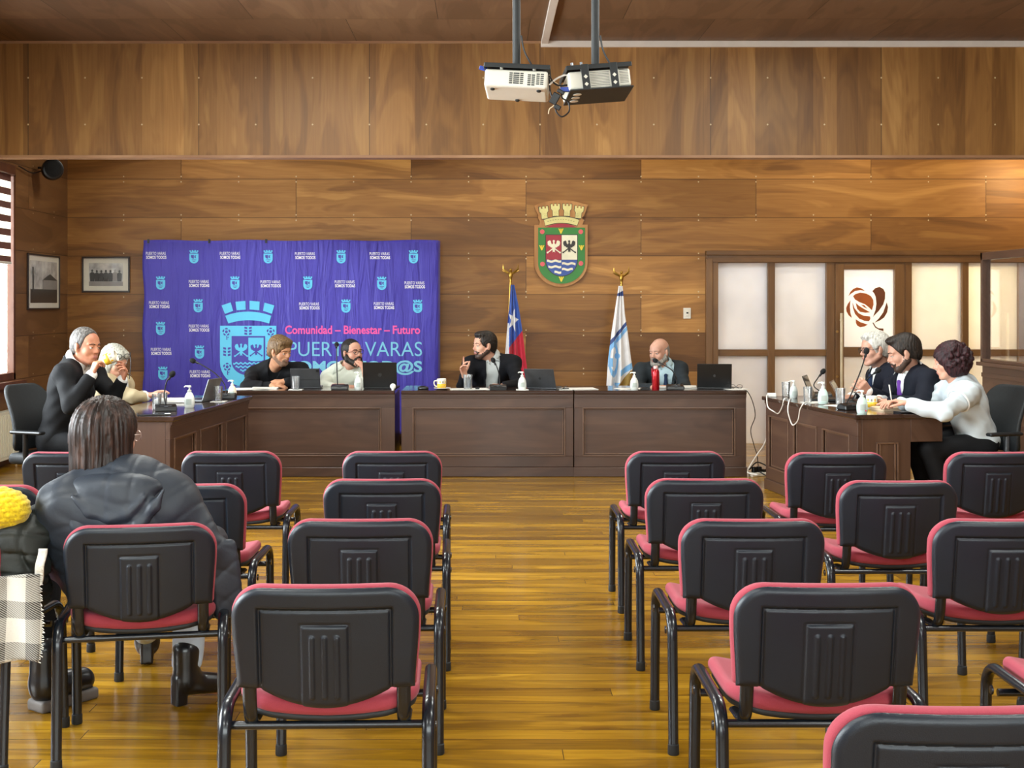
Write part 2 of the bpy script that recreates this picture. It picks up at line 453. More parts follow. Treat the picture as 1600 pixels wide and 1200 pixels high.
def floor_mat():
    t = NT('varnished_floorboards')
    sep = t.n('ShaderNodeSeparateXYZ', {0: t.obj()})
    a, b = sep.outputs[0], sep.outputs[1]
    bv = t.n('ShaderNodeCombineXYZ', {0: a, 1: b}).outputs[0]
    row = t.math('FLOOR', t.math('DIVIDE', b, .098))
    rnd = t.n('ShaderNodeTexWhiteNoise', {'W': row}, noise_dimensions='1D').outputs[0]
    bs_ = t.n('ShaderNodeCombineXYZ', {0: t.math('ADD', a, t.math('MULTIPLY', rnd, 2.6)), 1: b}).outputs[0]
    br = t.n('ShaderNodeTexBrick', {'Vector': bs_, 'Color1': (0, 0, 0, 1), 'Color2': (1, 1, 1, 1), 'Mortar': (.5, .5, .5, 1), 'Scale': 1.0,
             'Mortar Size': .0016, 'Mortar Smooth': .1, 'Bias': 0.0, 'Brick Width': 2.6, 'Row Height': .098}, offset=0.0)
    seed = t.n('ShaderNodeSeparateColor', {0: br.outputs[0]}).outputs[0]
    c, fine = wood(t, bv, rgb('#946a12'), rgb('#62420a'), rgb('#c09128'), seed=seed, sc=1.3)
    tone = t.ramp(seed, [(0, (.68, .62, .52, 1)), (.5, (1, 1, 1, 1)), (1, (1.2, 1.22, 1.15, 1))])
    c = t.mix(1.0, c, tone, 'MULTIPLY')
    blot = t.noise(t.n('ShaderNodeMapping', {0: bv, 3: (1.2, 6, 1)}).outputs[0], 1.6, 4)
    c = t.mix(t.math('MULTIPLY', t.math('GREATER_THAN', blot, .66), .35), c, rgb('#5a3310'))
    c = t.mix(t.math('MULTIPLY', br.outputs[1], .8), c, rgb('#2a1604'))
    wear = t.noise(t.n('ShaderNodeMapping', {0: bv, 3: (1, 3.5, 1)}).outputs[0], 3.0, 4)
    rough = t.math('ADD', .12, t.math('MULTIPLY', wear, .2))
    p = t.princ(Base_Color=c, Roughness=rough, Specular_IOR_Level=.5)
    wav = t.noise(t.n('ShaderNodeMapping', {0: bv, 3: (.8, 9, 1)}).outputs[0], 1.5, 2)
    hgt = t.math('ADD', t.math('MULTIPLY', wav, .8), t.math('SUBTRACT', t.math('MULTIPLY', seed, .25), br.outputs[1]))
    t.put(p, 'Normal', t.bump(hgt, .25, .004))
    return t.out(p)
m_floor = floor_mat()
m_trimdark = plain_wood('trim_dark_wood', [rgb('#5a3420'), rgb('#432513'), rgb('#6d4128')], 2, .35)
m_trimh = plain_wood('trim_dark_wood_lying', [rgb('#5f3a20'), rgb('#452712'), rgb('#75482a')], 0, .35)
m_doorwood = plain_wood('door_frame_wood', [rgb('#6f4c28'), rgb('#563818'), rgb('#835d34')], 2, .33)
m_doorh = plain_wood('door_frame_wood_lying', [rgb('#6f4c28'), rgb('#563818'), rgb('#835d34')], 0, .33)
m_edge = plain_wood('lintel_edge_wood', [rgb('#9c7350'), rgb('#8a6040'), rgb('#b58c68')], 0, .5)
m_white = mat('white_paint', '#dcd6c8', .5, var=.04)
m_conduit = mat('white_conduit', '#d9cfc4', .5, var=.04)

# ------------------------------------------------------------------ shell
struct(MB().box((XL - .2, YB - .2, -.1), (XR + .2, WY + 3.6, 0)).build('floor', m_floor))
struct(MB().box((XL - .2, YB - .2, ZC), (XR + .2, WY + .2, ZC + .1)).build('ceiling', m_ceil))
PX0 = (1102 - VX) / KW; PZ = CAMZ + (VY - 392) / KW
b = MB().box((XL - .2, WY, 0), (PX0, WY + .12, ZC)).box((PX0, WY, PZ), (XR + .2, WY + .12, ZC))
struct(b.build('wall_back', m_back))
WIN = [(10.65, 12.2), (6.6, 9.6), (2.2, 5.4)]  # first window is in view; the other two are assumed, added for daylight
z0w, z1w = .78, 2.78
b = MB().box((XL - .06, YB, 0), (XL, WY, z0w)).box((XL - .06, YB, z1w), (XL, WY, ZC))
ys = [YB] + [y for wn in reversed(WIN) for y in wn] + [WY]
for i in range(0, len(ys), 2): b.box((XL - .06, ys[i], z0w), (XL, ys[i + 1], z1w))
struct(b.build('wall_left', m_left))
struct(MB().box((XR, YB, 0), (XR + .15, WY, ZC)).build('wall_right', m_left))
struct(MB().box((XL, YB - .06, 0), (XR, YB, 1.0)).box((XL, YB - .06, 3.0), (XR, YB, ZC)).box((XL, YB - .06, 1.0), (-3.0, YB, 3.0)).box((4.4, YB - .06, 1.0), (XR, YB, 3.0)).build('wall_front', m_left))
wf_ = struct(thing('window_5', None, None, (.7, YB, 1.0)))  # unseen window, added behind the camera to carry a cool fill light
for x in (-3.7, -1.26, 1.2, 3.64): MB().box((x, -.05, 0), (x + .06, .015, 2.0)).build('mullion', m_trimdark, wf_)
for z in (0, 1.94): MB().box((-3.7, -.05, z), (3.7, .015, z + .06)).build('rail', m_trimh, wf_)
struct(MB().box((XL, YL, CAMZ + (VY - 243) * YL / F), (XR, YL + .12, ZC)).build('wall_lintel', m_lintel))
zb = CAMZ + (VY - 243) * YL / F
struct(MB().box((XL, YL - .015, zb - .022), (XR, YL + .135, zb + .002)).build('trim_1', m_edge))
struct(MB().box(((845 - VX) * YL / F, YL - .03, ZC - .055), (XR, YL - .001, ZC)).build('trim_2', m_conduit, bevel=.004))
struct(MB().box((.49, 3.0, ZC - .03), (.555, YL - .03, ZC - .0005)).build('trim_3', m_conduit, bevel=.004))
struct(MB().box((XL, YL - .012, ZC - .02), ((845 - VX) * YL / F, YL - .001, ZC)).build('trim_4', m_edge))
struct(MB().box((XL, WY - .02, 0), (PX0, WY - .001, .12)).build('baseboard_back', m_trimh, bevel=.004))
struct(MB().box((XL + .001, YB, 0), (XL + .02, WY - .02, .12)).build('baseboard_left', m_trimdark, bevel=.004))

# left windows
m_pane = glass_mat('window_glass')
for i, (y0, y1) in enumerate(WIN):
    root = struct(thing('window_%d' % (i + 1), None, None, (XL, (y0 + y1) / 2, z0w)))
    hw = (y1 - y0) / 2; H = z1w - z0w; fr = MB()
    fr.box((-.05, -hw, 0), (.015, -hw + .05, H)).box((-.05, hw - .05, 0), (.015, hw, H)).box((-.05, -hw, 0), (.015, hw, .07)).box((-.05, -hw, H - .07), (.015, hw, H))
    fr.box((-.045, -.025, .07), (.0, .025, H - .07))
    fr.build('window_frame', m_trimdark, root, bevel=.004)
    MB().box((-.02, -hw - .06, -.06), (.1, hw + .06, 0.0)).build('window_sill', m_trimh, root, bevel=.006)
    for s in (-1, 1):
        MB().box((-.033, min(.025 * s, (hw - .05) * s), .07), (-.028, max(.025 * s, (hw - .05) * s), H - .07)).build('pane', m_pane, root)
# striped double roller blind in the visible window
t_ = NT('blind_sheer'); n_ = t_.noise(t_.obj(), 200, 2); c_ = t_.ramp(n_, [(.3, '#e9e2d4'), (.7, '#f6f0e6')])
m_sheer = t_.out(t_.n('ShaderNodeMixShader', {0: .65, 1: t_.n('ShaderNodeBsdfDiffuse', {0: c_}).outputs[0], 2: t_.n('ShaderNodeBsdfTranslucent', {0: c_}).outputs[0]}).outputs[0])
bl = thing('window_blind', 'brown and white striped roller blind half lowered over the left window', 'blind', (XL + .03, 11.36, 2.74))
MB().box((-.03, -.67, -.03), (.05, .67, .06)).build('headrail', m_trimdark, bl, bevel=.01)
b = MB(); z = -.03; k = 0
while z > -.80:
    b.box((0, -.66, z - .0635), (.004, .66, z), k % 2); z -= .0635; k += 1
b.build('blind_fabric', [mat('blind_brown', '#6a4438', .8), m_sheer], bl)
MB().tube([(.002, -.66, z), (.002, .66, z)], .012).build('bottom_bar', m_white, bl, smooth=True)

# ------------------------------------------------------------------ glazed partition on the back wall, with the door
def frosted(name, col, colb):
    t = NT(name)
    n = t.noise(t.obj(), 2.5, 2)
    c = t.ramp(n, [(.3, rgb(col)), (.7, rgb(colb))])
    trn = t.n('ShaderNodeBsdfTranslucent', {0: c}); df = t.n('ShaderNodeBsdfDiffuse', {0: c})
    m1 = t.n('ShaderNodeMixShader', {0: .35, 1: trn.outputs[0], 2: df.outputs[0]})
    gl = t.n('ShaderNodeBsdfGlossy', {0: (1, 1, 1, 1), 'Roughness': .25})
    m2 = t.n('ShaderNodeMixShader', {0: .05, 1: m1.outputs[0], 2: gl.outputs[0]})
    return t.out(m2.outputs[0])
m_frost = frosted('frosted_glass', '#dcdee2', '#e8eaee')
m_decal = frosted('frosted_decal_white', '#eef3fb', '#f4f8ff')
def wx(px): return (px - VX) / KW
def wz(py): return CAMZ + (VY - py) / KW
def frame_box(b, x0, x1, y0, y1, dep=.09, off=0., mi=0): return b.box((wx(x0), WY - .03 - off, wz(y1)), (wx(x1), WY - .03 + dep, wz(y0)), mi)
ybot = 694.0
win = struct(thing('window_4', None, None, (0, 0, 0)))
b = MB()
for x0, x1, o in ((1102, 1112, .035), (1112, 1121, .02), (1199, 1210, 0), (1290, 1303, .01), (1412, 1423, .01), (1502, 1512, 0), (1590, 1601, 0)): frame_box(MB(), x0, x1, 405, ybot + 18, .12, o).build('mullion', m_doorwood, win, bevel=.004)
MB().box((wx(1680), WY - .03, 0), (XR, WY + .09, PZ)).build('mullion', m_doorwood, win)
b = MB(); frame_box(b, 1102, 1640, 392, 399, .12, .05); frame_box(b, 1104, 1640, 399, 410, .12, .03); frame_box(b, 1303, 1412, 410, 415, .1, .0)
for x0, x1 in ((1121, 1290), (1423, 1680)): frame_box(b, x0, x1, 546, 556, .085, -.004); frame_box(b, x0, x1, ybot, ybot + 12, .085, -.004)
b.box((PX0, WY - .03, PZ - .13), (XR, WY + .09, PZ))
b.build('rail', m_doorh, win, bevel=.004)
for x0, x1 in ((1121, 1199), (1210, 1290), (1423, 1502), (1512, 1590), (1601, 1680)):
    for y0, y1 in ((410, 546), (556, ybot)):
        MB().box((wx(x0), WY + .02, wz(y1)), (wx(x1), WY + .026, wz(y0))).build('pane', m_frost, win)
door = struct(thing('door_1', None, None, (0, 0, 0)))
for x0, x1 in ((1303.5, 1317), (1396, 1411.5)): frame_box(MB(), x0, x1, 413, ybot + 14, .05, .02).build('stile', m_doorwood, door, bevel=.004)
for y0, y1 in ((413, 421), (542, 557), (ybot - 3, ybot + 14)): frame_box(MB(), 1317, 1396, y0, y1, .05, .02).build('rail', m_doorh, door, bevel=.004)
MB().box((wx(1317), WY + .0, wz(542)), (wx(1396), WY + .006, wz(421))).build('pane', m_decal, door)
MB().box((wx(1317), WY + .0, wz(ybot - 3)), (wx(1396), WY + .006, wz(557))).build('pane', m_frost, door)
b = MB(); xh = wx(1311)
b.tube([(xh, WY - .10, wz(489)), (xh, WY - .10, wz(640))], .016, 8)
for yy in (500, 630): b.tube([(xh, WY - .10, wz(yy)), (xh, WY - .045, wz(yy))], .008, 8)
b.build('door_handle', mat('pale_handle', '#cdbb9a', .35), door, smooth=True)
b = MB()
for yy in (518, 588): b.tube([(wx(1306), WY - .056, wz(yy)), (wx(1306), WY - .04, wz(yy))], .014, 10)
b.build('lock', mat('brass_lock', '#a8814a', .3, 1), door, smooth=True)
# rose on the glass: petals drawn in 900x1200 px crop of 120x160 photo px
def rose_pt(p): return (wx(1300 + p[0] / 7.5), wz(400 + p[1] / 7.5))
petals = [
 [(192, 468), (215, 420), (250, 385), (290, 368), (340, 378), (388, 408), (330, 400), (270, 410), (225, 440)],
 [(246, 470), (275, 445), (330, 430), (400, 440), (455, 470), (482, 515), (485, 570), (466, 635), (430, 600), (385, 565), (320, 540), (270, 510)],
 [(340, 572), (375, 575), (415, 618), (375, 600)],
 [(278, 550), (310, 580), (360, 612), (410, 640), (445, 660), (390, 665), (330, 655), (295, 620)],
 [(240, 545), (262, 610), (310, 670), (370, 700), (445, 708), (448, 740), (430, 765), (380, 760), (320, 735), (270, 680), (245, 610)],
 [(215, 520), (208, 600), (215, 670), (232, 725), (195, 695), (170, 650), (165, 610), (185, 560)],
 [(278, 742), (330, 775), (390, 795), (420, 803), (380, 825), (330, 835), (295, 815), (280, 785)],
 [(472, 412), (505, 378), (555, 362), (600, 385), (622, 430), (620, 500), (598, 570), (550, 640), (480, 712), (510, 630), (520, 560), (512, 480), (495, 440)],
 [(640, 545), (655, 600), (645, 660), (610, 720), (560, 755), (500, 780), (550, 730), (600, 660)],
 [(472, 782), (485, 780), (510, 825), (545, 848), (602, 850), (602, 880), (550, 865), (505, 838)]]
b = MB()
for i, p in enumerate(petals): b.prism([rose_pt(q) for q in p], WY - .004, WY - .0006, 1 if i in (7, 8, 9) else 0)
b.build('rose_emblem', [mat('rose_amber', '#a8561f', .3), mat('rose_brown', '#6b3a1c', .3)], door)

# room behind the frosted glass: pale corridor lit by assumed lamps
m_corr = mat('corridor_paint', '#efe9e0', .8, var=.03)
b = MB().box((PX0 - .6, WY + 2.2, 0), (XR, WY + 2.3, 3)).box((PX0 - .7, WY + .12, 0), (PX0 - .6, WY + 2.3, 3)).box((XR, WY + .12, 0), (XR + .1, WY + 2.3, 3)).box((PX0 - .7, WY + .12, 3), (XR + .1, WY + 2.3, 3.1))
struct(b.build('wall_corridor', m_corr))

# booth on the right: wood below, clear glass above
bo = struct(thing('wall_booth', None, None, (4.65, 12.0, 0)))
m_booth = plain_wood('booth_wood', [rgb('#4c3222'), rgb('#382316'), rgb('#5e4130')], 1, .35)
zs, zt = CAMZ - 90 * 12 / F, CAMZ + 80 * 12 / F
b = MB().box((0, -4.0, 0), (.05, 0, zs - .02))
b.build('panel', m_booth, bo)
b = MB()
for k in range(4): b.box((-.012, -4 + k * 1.0, .12), (0, -4 + k * 1.0 + .05, zs - .1))
b.box((-.012, -4, zs - .14), (0, 0, zs - .1)).box((-.012, -4, .42), (0, 0, .44)).box((-.015, -4, 0), (0, 0, .12))
b.build('moulding', m_booth, bo, bevel=.003)
MB().box((-.05, -4.0, zs - .035), (.1, .03, zs)).build('ledge', m_booth, bo, bevel=.005)
b = MB().box((-.02, -.045, zs), (.06, .0, zt)).box((-.02, -4, zt - .07), (.06, 0, zt)).box((-.02, -4, zs), (.06, 0, zs + .03))
for k in (1, 2, 3): b.box((-.02, -.75 * k - .3, zs), (.06, -.75 * k - .26, zt))
b.build('glazing_frame', m_booth, bo, bevel=.004)
m_bpane = glass_mat('booth_glass', alpha_mix=.3)
for k in range(4):
    y1 = -.045 if k == 0 else -.75 * k - .3
    y0 = -.75 * (k + 1) - .26 if k < 3 else -4
    MB().box((.017, y0, zs + .03), (.023, y1, zt - .07)).build('pane', m_bpane, bo)

# ------------------------------------------------------------------ assumed lamps, daylight and added fill
D_ = math.radians
def area(name, loc, rot, sx, sy, power, col):
    l = bpy.data.lights.new(name, 'AREA'); l.shape = 'RECTANGLE'; l.size = sx; l.size_y = sy; l.energy = power; l.color = col
    o = bpy.data.objects.new(name, l); COL.objects.link(o); o.location = loc; o.rotation_euler = rot; return o
for i, (y0, y1) in enumerate(WIN):
    area('window_daylight', (XL - .3, (y0 + y1) / 2, 1.8), (0, -PI / 2, 0), 2.0, y1 - y0, (260, 520, 520)[i], (.86, .94, 1.0))
area('window_daylight', (.7, YB - .25, 2.0), (PI / 2, 0, 0), 7.2, 2.0, 90, (.80, .92, 1.0))  # added fill from behind the camera, cools the chair backs
for y in (-1.0, 2.5, 6.0, 9.0):
    for x in (-1.8, 2.8):
        area('assumed_ceiling_lamp', (x, y, ZC - .06), (0, 0, 0), 1.3, .4, 98, (.97, 1.0, .94))  # assumed room lighting, added above the frame; no fixtures in view
for x in (-2.8, .6, 4.0): area('assumed_ceiling_lamp', (x, 12.5, ZC - .06), (0, 0, 0), 1.3, .3, 24 if x < 0 else 42, (1.0, .98, .88) if x < 2 else (1.0, .86, .6))  # assumed lights hidden behind the lintel, added to brighten the back wall
area('assumed_warm_light', (5.9, 12.95, 2.9), (PI / 2, 0, 0), .4, .3, 14, (1.0, .72, .38))  # assumed unseen source past the right edge, added to warm the back wall
area('assumed_corridor_lamp', (3.2, WY + 1.4, 2.9), (0, 0, 0), 1.6, .5, 64, (.88, .94, 1.0))  # unseen source assumed from the glow of the frosted panes
area('assumed_corridor_lamp', (5.6, WY + 1.3, 2.7), (0, 0, 0), 1.0, .5, 190, (1.0, .76, .36))  # unseen warm source assumed behind the right-hand panes
# ------------------------------------------------------------------ visitor chair
m_shell = mat('chair_black_plastic', '#121b26', .4, var=.1, vs=14, bump=.12, bs=420, spec=.5)
def fabric(name, col, c2):
    t = NT(name); v = t.obj()
    n1 = t.noise(v, 420, 2); n2 = t.noise(v, 9, 3)
    c = t.mix(t.math('MULTIPLY', n1, .8), rgb(col), rgb(c2))
    c = t.mix(t.math('MULTIPLY', n2, .25), c, rgb(c2))
    p = t.princ(Base_Color=c, Roughness=.85, Sheen_Weight=.1)
    t.put(p, 'Normal', t.bump(n1, .25, .002)); return t.out(p)
m_red = fabric('chair_red_fabric', '#b04252', '#923443')
m_tube = mat('black_gloss_tube', '#141a22', .27, var=.1, vs=30, coat=.2)
m_cap = mat('black_rubber', '#1b1e21', .6)
def sstep(a, b, x):
    t = np.clip((x - a) / (b - a), 0, 1); return t * t * (3 - 2 * t)
def back_outline(X, Z, grow=0.):
    hw = .229 + .011 * sstep(.5, .7, Z) + grow
    zt = .785 + grow; r = .085
    top = (np.sqrt(np.maximum(np.abs(X) - (hw - r), 0) ** 2 + np.maximum(Z - (zt - r), 0) ** 2) + np.minimum(np.maximum(np.abs(X) - (hw - r), Z - (zt - r)), 0) - r)
    zb = .515 - .05 * np.clip(1 - (X / .172) ** 2, 0, 1) - grow * .3
    return np.maximum(top, (zb - Z) * .93)
def back_y(X, Z): return -.205 - .17 * (Z - .515) - .03 * (1 - (X / .24) ** 2)
def shell_f(X, Y, Z):
    o = back_outline(X, Z)
    # relief on the rear face
    inner = np.maximum(np.abs(X) - .168, Z - .728)
    rel = .006 * sstep(-.004, .006, inner) - .006 * np.exp(-(inner / .0045) ** 2)
    pad = np.maximum(np.abs(X) - .061, Z - .688)
    rel = rel + .005 * sstep(.003, -.005, pad) - .003 * np.exp(-(pad / .004) ** 2) * (inner < -.01)
    for xr in (-.032, 0, .032):
        rd = np.sqrt((X - xr) ** 2 + np.maximum(np.maximum(Z - .655, .50 - Z), 0) ** 2)
        rel = rel + .005 * sstep(.009, .003, rd)
    yb = back_y(X, Z)
    rear = (yb - .018 - rel) - Y; front = Y - (yb + .004)
    e = .019
    q1, q2 = o + e, np.maximum(rear, front) + e
    return np.sqrt(np.maximum(q1, 0) ** 2 + np.maximum(q2, 0) ** 2) + np.minimum(np.maximum(q1, q2), 0) - e
def backpad_f(X, Y, Z):
    o = back_outline(X, Z, .003); yb = back_y(X, Z)
    t = np.maximum((yb + .002) - Y, Y - (yb + .042)); e = .016
    q1, q2 = o + e, t + e
    return np.sqrt(np.maximum(q1, 0) ** 2 + np.maximum(q2, 0) ** 2) + np.minimum(np.maximum(q1, q2), 0) - e
def seat_f(z0, z1, grow, e):
    def f(X, Y, Z):
        r = .10; hx, hy = .236 + grow, .22 + grow
        ax, ay = np.abs(X) - hx + r, np.abs(Y - .02) - hy + r
        o = np.sqrt(np.maximum(ax, 0) ** 2 + np.maximum(ay, 0) ** 2) + np.minimum(np.maximum(ax, ay), 0) - r
        zc = .028 * (X / .236) ** 2 - 1.6 * np.maximum(Y - .12, 0) ** 2 + .012 * sstep(.0, -.2, Y)
        t = np.maximum(z0 + zc - Z, Z - (z1 + zc))
        q1, q2 = o + e, t + e
        return np.sqrt(np.maximum(q1, 0) ** 2 + np.maximum(q2, 0) ** 2) + np.minimum(np.maximum(q1, q2), 0) - e
    return f
def make_chair():
    t = thing('visitor_chair', 'x', 'chair')
    sdf_obj('back_shell', [sd_fn(shell_f, (-.25, -.30, .45), (.25, -.17, .80))], .003, m_shell, t)
    sdf_obj('back_cushion', [sd_fn(backpad_f, (-.25, -.30, .45), (.25, -.13, .80))], .006, m_red, t)
    sdf_obj('seat_cushion', [sd_fn(seat_f(.418, .466, 0, .022), (-.25, -.22, .38), (.25, .26, .51))], .006, m_red, t)
    sdf_obj('seat_pan', [sd_fn(seat_f(.404, .424, -.008, .008), (-.25, -.22, .37), (.25, .26, .48))], .006, m_cap, t)
    for s in (-1, 1):
        x = .262 * s
        rear = [(x, -.237, .0), (x, -.226, .2), (x, -.214, .37)] + [(x, -.214 + .075 * (1 - math.cos(a)), .377 + .08 * math.sin(a)) for a in [i * PI / 16 for i in range(1, 9)]] + [(x, -.02, .457)]
        front = [(x, .237, .0), (x, .226, .2), (x, .214, .37)] + [(x, .214 - .075 * (1 - math.cos(a)), .377 + .08 * math.sin(a)) for a in [i * PI / 16 for i in range(1, 9)]] + [(x, -.02, .457)]
        for path in (rear, front):
            l = MB().tube(path, .0165, 12, ell=(.8, 1.05), up=V((1, 0, 0))).build('leg', m_tube, t, smooth=True)
            yy = path[0][1]
            MB().lathe([(.0175, 0), (.0195, .004), (.0185, .034), (.016, .036)], 14, c=(x, yy * .998, 0)).build('foot_cap', m_cap, l, smooth=True)
        MB().tube(smooth_path([(.198 * s, -.232, .62), (.198 * s, -.216, .53), (.198 * s, -.2, .455), (.198 * s, -.165, .413), (.198 * s, -.06, .405)], 5), .0135, 10, ell=(1.35, .7), up=V((0, 1, 0))).build('back_support', m_tube, t, smooth=True)
    for y, z in ((-.178, .405), (.13, .392)):
        MB().tube([(-.262, y, z), (.262, y, z)], .011, 10).build('crossbar', m_tube, t, smooth=True)
    for s in (-1, 1):
        for y in (-.178, .13): MB().lathe([(.001, 0), (.012, .001), (.014, .006)], 10, M=Matrix.Rotation(s * -PI / 2, 4, 'Y'), c=(.284 * s, y, .40)).build('bolt', m_tube, t, smooth=True)
    return t
CH = make_chair(); CH_used = [False]
def chair(x, y, rz, label, group='red and black visitor chairs'):
    c = copy_tree(CH) if CH_used[0] else CH
    CH_used[0] = True
    c.location = (x, y, 0); c.rotation_euler = (0, 0, rz)
    c['label'] = label; c['group'] = group
    return c
D = math.radians
for a in [
    (-.417, 3.51, D(1.5), 'empty red and black chair nearest the camera, left of the aisle'),
    (-.425, 4.50, D(1), 'empty chair left of the aisle, directly in front of the nearest left one'),
    (-.432, 5.47, D(1.5), 'empty chair left of the aisle, second behind the front row'),
    (-.462, 6.45, D(1), 'empty front row chair left of the aisle, facing the gap between dark desks'),
    (-1.165, 4.39, D(10), 'chair that the woman in the black hooded jacket sits on'),
    (-1.20, 5.33, D(0), 'empty chair mostly hidden just in front of the woman in the black jacket'),
    (-1.243, 6.45, D(1), 'empty front row chair right of the seated woman\'s head'),
    (-1.98, 5.30, D(-3), 'empty chair behind the yellow knitted hat by the left edge'),
    (-2.00, 6.42, D(0), 'empty front row chair left of the seated woman\'s head'),
    (-1.78, 4.33, D(-5), 'chair at the left edge under the black coat and plaid scarf'),
    (.851, 2.52, D(0), 'red and black chair cut off at the bottom right, closest of all to the camera'),
    (.871, 3.52, D(0), 'empty chair right of the aisle, second from the camera, whole back in view'),
    (.885, 4.50, D(0), 'empty chair right of the aisle, third from the camera'),
    (.894, 5.48, D(0), 'empty chair right of the aisle, second behind the front row'),
    (.918, 6.45, D(0), 'empty front row chair right of the aisle, below the red bottle'),
    (1.72, 3.52, D(0), 'chair at the right edge of which only seat and side frame show'),
    (1.72, 4.50, D(0), 'empty chair at the right edge with its rib-embossed back cut by the frame'),
    (1.665, 5.42, D(0), 'empty chair in the middle of the right block, in front of the right desk'),
    (1.685, 6.40, D(0), 'empty front row chair before the near end of the right desk'),
    (2.46, 6.42, D(0), 'empty front row chair at the right edge, before the woman in white'),
    (2.50, 5.44, D(0), 'chair past the right edge, only a leg showing under the others'),
]: chair(*a)

# ------------------------------------------------------------------ council desks
DW = [rgb('#493328'), rgb('#33221a'), rgb('#5b4334')]
m_deskx = plain_wood('dark_desk_wood', DW, 0, .3, .15)
m_deskz = plain_wood('dark_desk_wood_upright', DW, 2, .3, .15)
m_desktop = plain_wood('dark_desk_top', [rgb('#35251d'), rgb('#261913'), rgb('#423027')], 0, .1, .5)
m_mould = plain_wood('desk_moulding', [rgb('#5f4636'), rgb('#453125'), rgb('#745947')], 0, .28, .2)
def frame_loop(b, x0, x1, z0, z1, y, wd, dep):
    """moulded picture-frame strip standing dep proud of y (towards -y)"""
    for a, c, lo in ((x0, x1, z0), (x0, x1, z1 - wd)): b.box((a, y - dep, lo), (c, y + .004, lo + wd))
    for a in (x0, x1 - wd): b.box((a, y - dep, z0 + wd), (a + wd, y + .004, z1 - wd))
def desk(label, loc, rz, W, dep, panels, overhang=.03, pedestal=None, side=.0, group='dark wood council desks'):
    t = thing('council_desk', label, 'desk', loc, rz, group)
    b = MB().box((-side, -overhang, .718), (W + side, dep, .75))
    b.build('desktop', m_desktop, t, bevel=.007)
    MB().box((0, -.012, .695), (W, .0, .718)).box((0, -.004, .68), (W, .0, .695)).build('apron_moulding', m_deskx, t, bevel=.004)
    # frame: rails and stiles
    ped = .085
    MB().box((0, 0, .60), (W, .03, .718)).build('rail', m_deskx, t, bevel=.003)
    MB().box((0, 0, ped), (W, .03, .18)).build('rail', m_deskx, t, bevel=.003)
    edges = [0.0] + [p for pr in panels for p in pr] + [W]
    for i in range(0, len(edges), 2): MB().box((edges[i], .0, .18), (edges[i + 1], .03, .60)).build('stile', m_deskz, t, bevel=.003)
    for x0, x1 in panels:
        MB().box((x0 - .005, .018, .175), (x1 + .005, .03, .605)).build('panel', m_deskx, t)
        mo = MB(); frame_loop(mo, x0 - .003, x1 + .003, .177, .603, .004, .012, .012); frame_loop(mo, x0 + .012, x1 - .012, .192, .588, .018, .012, .006)
        mo.build('panel_moulding', m_mould, t, bevel=.003)
    MB().box((-.006, -.014, 0), (W + .006, .03, ped)).build('plinth', m_deskx, t, bevel=.006)
    for s, x in ((0, 0), (1, W - .03)):
        pd = pedestal or dep - .03
        MB().box((x, .03, 0), (x + .03, pd, .718)).build('side_panel', m_deskz, t, bevel=.003)
    if pedestal:
        for x in (0, W - .03): MB().box((x, pedestal, .56), (x + .03, dep - .02, .718)).build('end_apron', m_deskx, t, bevel=.003)
        mo = MB()
        for (u0, u1) in ((.13, .29),):
            for (wd, dp) in ((.012, .012),):
                for z in (.12, .56 - wd): mo.box((W, u0, z), (W + dp, u1, z + wd))
                for u in (u0, u1 - wd, u0 + .02, u1 - wd - .02): mo.box((W, u, .12), (W + dp, u + wd, .56))
        mo.build('end_moulding', m_mould, t, bevel=.003)
    return t
DF = 11.11
XA1, XB0, XB1, XC1 = (617 - VX) * DF / F, (627 - VX) * DF / F, (896.5 - VX) * DF / F, (1166 - VX) * DF / F
w1 = XB1 - XB0
desk('dark wood council desk in the middle, with the man in navy behind it', (XB0, DF, 0), 0, w1 - .004, .65, [(.10, w1 - .075)])
desk('dark wood council desk below the white flag and the bald man', (XB1 + .004, DF, 0), 0, XC1 - XB1 - .004, .65, [(.075, XC1 - XB1 - .10)])
desk('dark wood council desk before the two bearded men and purple banner', (XA1 - 1.5, DF, 0), 0, 1.5, .65, [(.10, 1.38)])
ul = V((-1.945 + 2.10, 10.46 - 8.5, 0)); LL = ul.length
desk_left = desk('dark wood side desk on the left, with the man drinking', (-2.10, 8.5, 0), math.atan2(ul.y, ul.x), LL, .60, [(.08, .55), (.66, 1.2), (1.31, LL - .08)], pedestal=.40, side=.02)
# near end of the left desk is its local x = 0 side
ur = V((2.515 - 2.275, 8.67 - 10.42, 0)); LR = ur.length
desk_right = desk('dark wood side desk on the right, with three people behind it', (2.275, 10.42, 0), math.atan2(ur.y, ur.x), LR, .63, [(.07, .50), (.61, 1.06), (1.17, LR - .13)], pedestal=.38, side=.02)

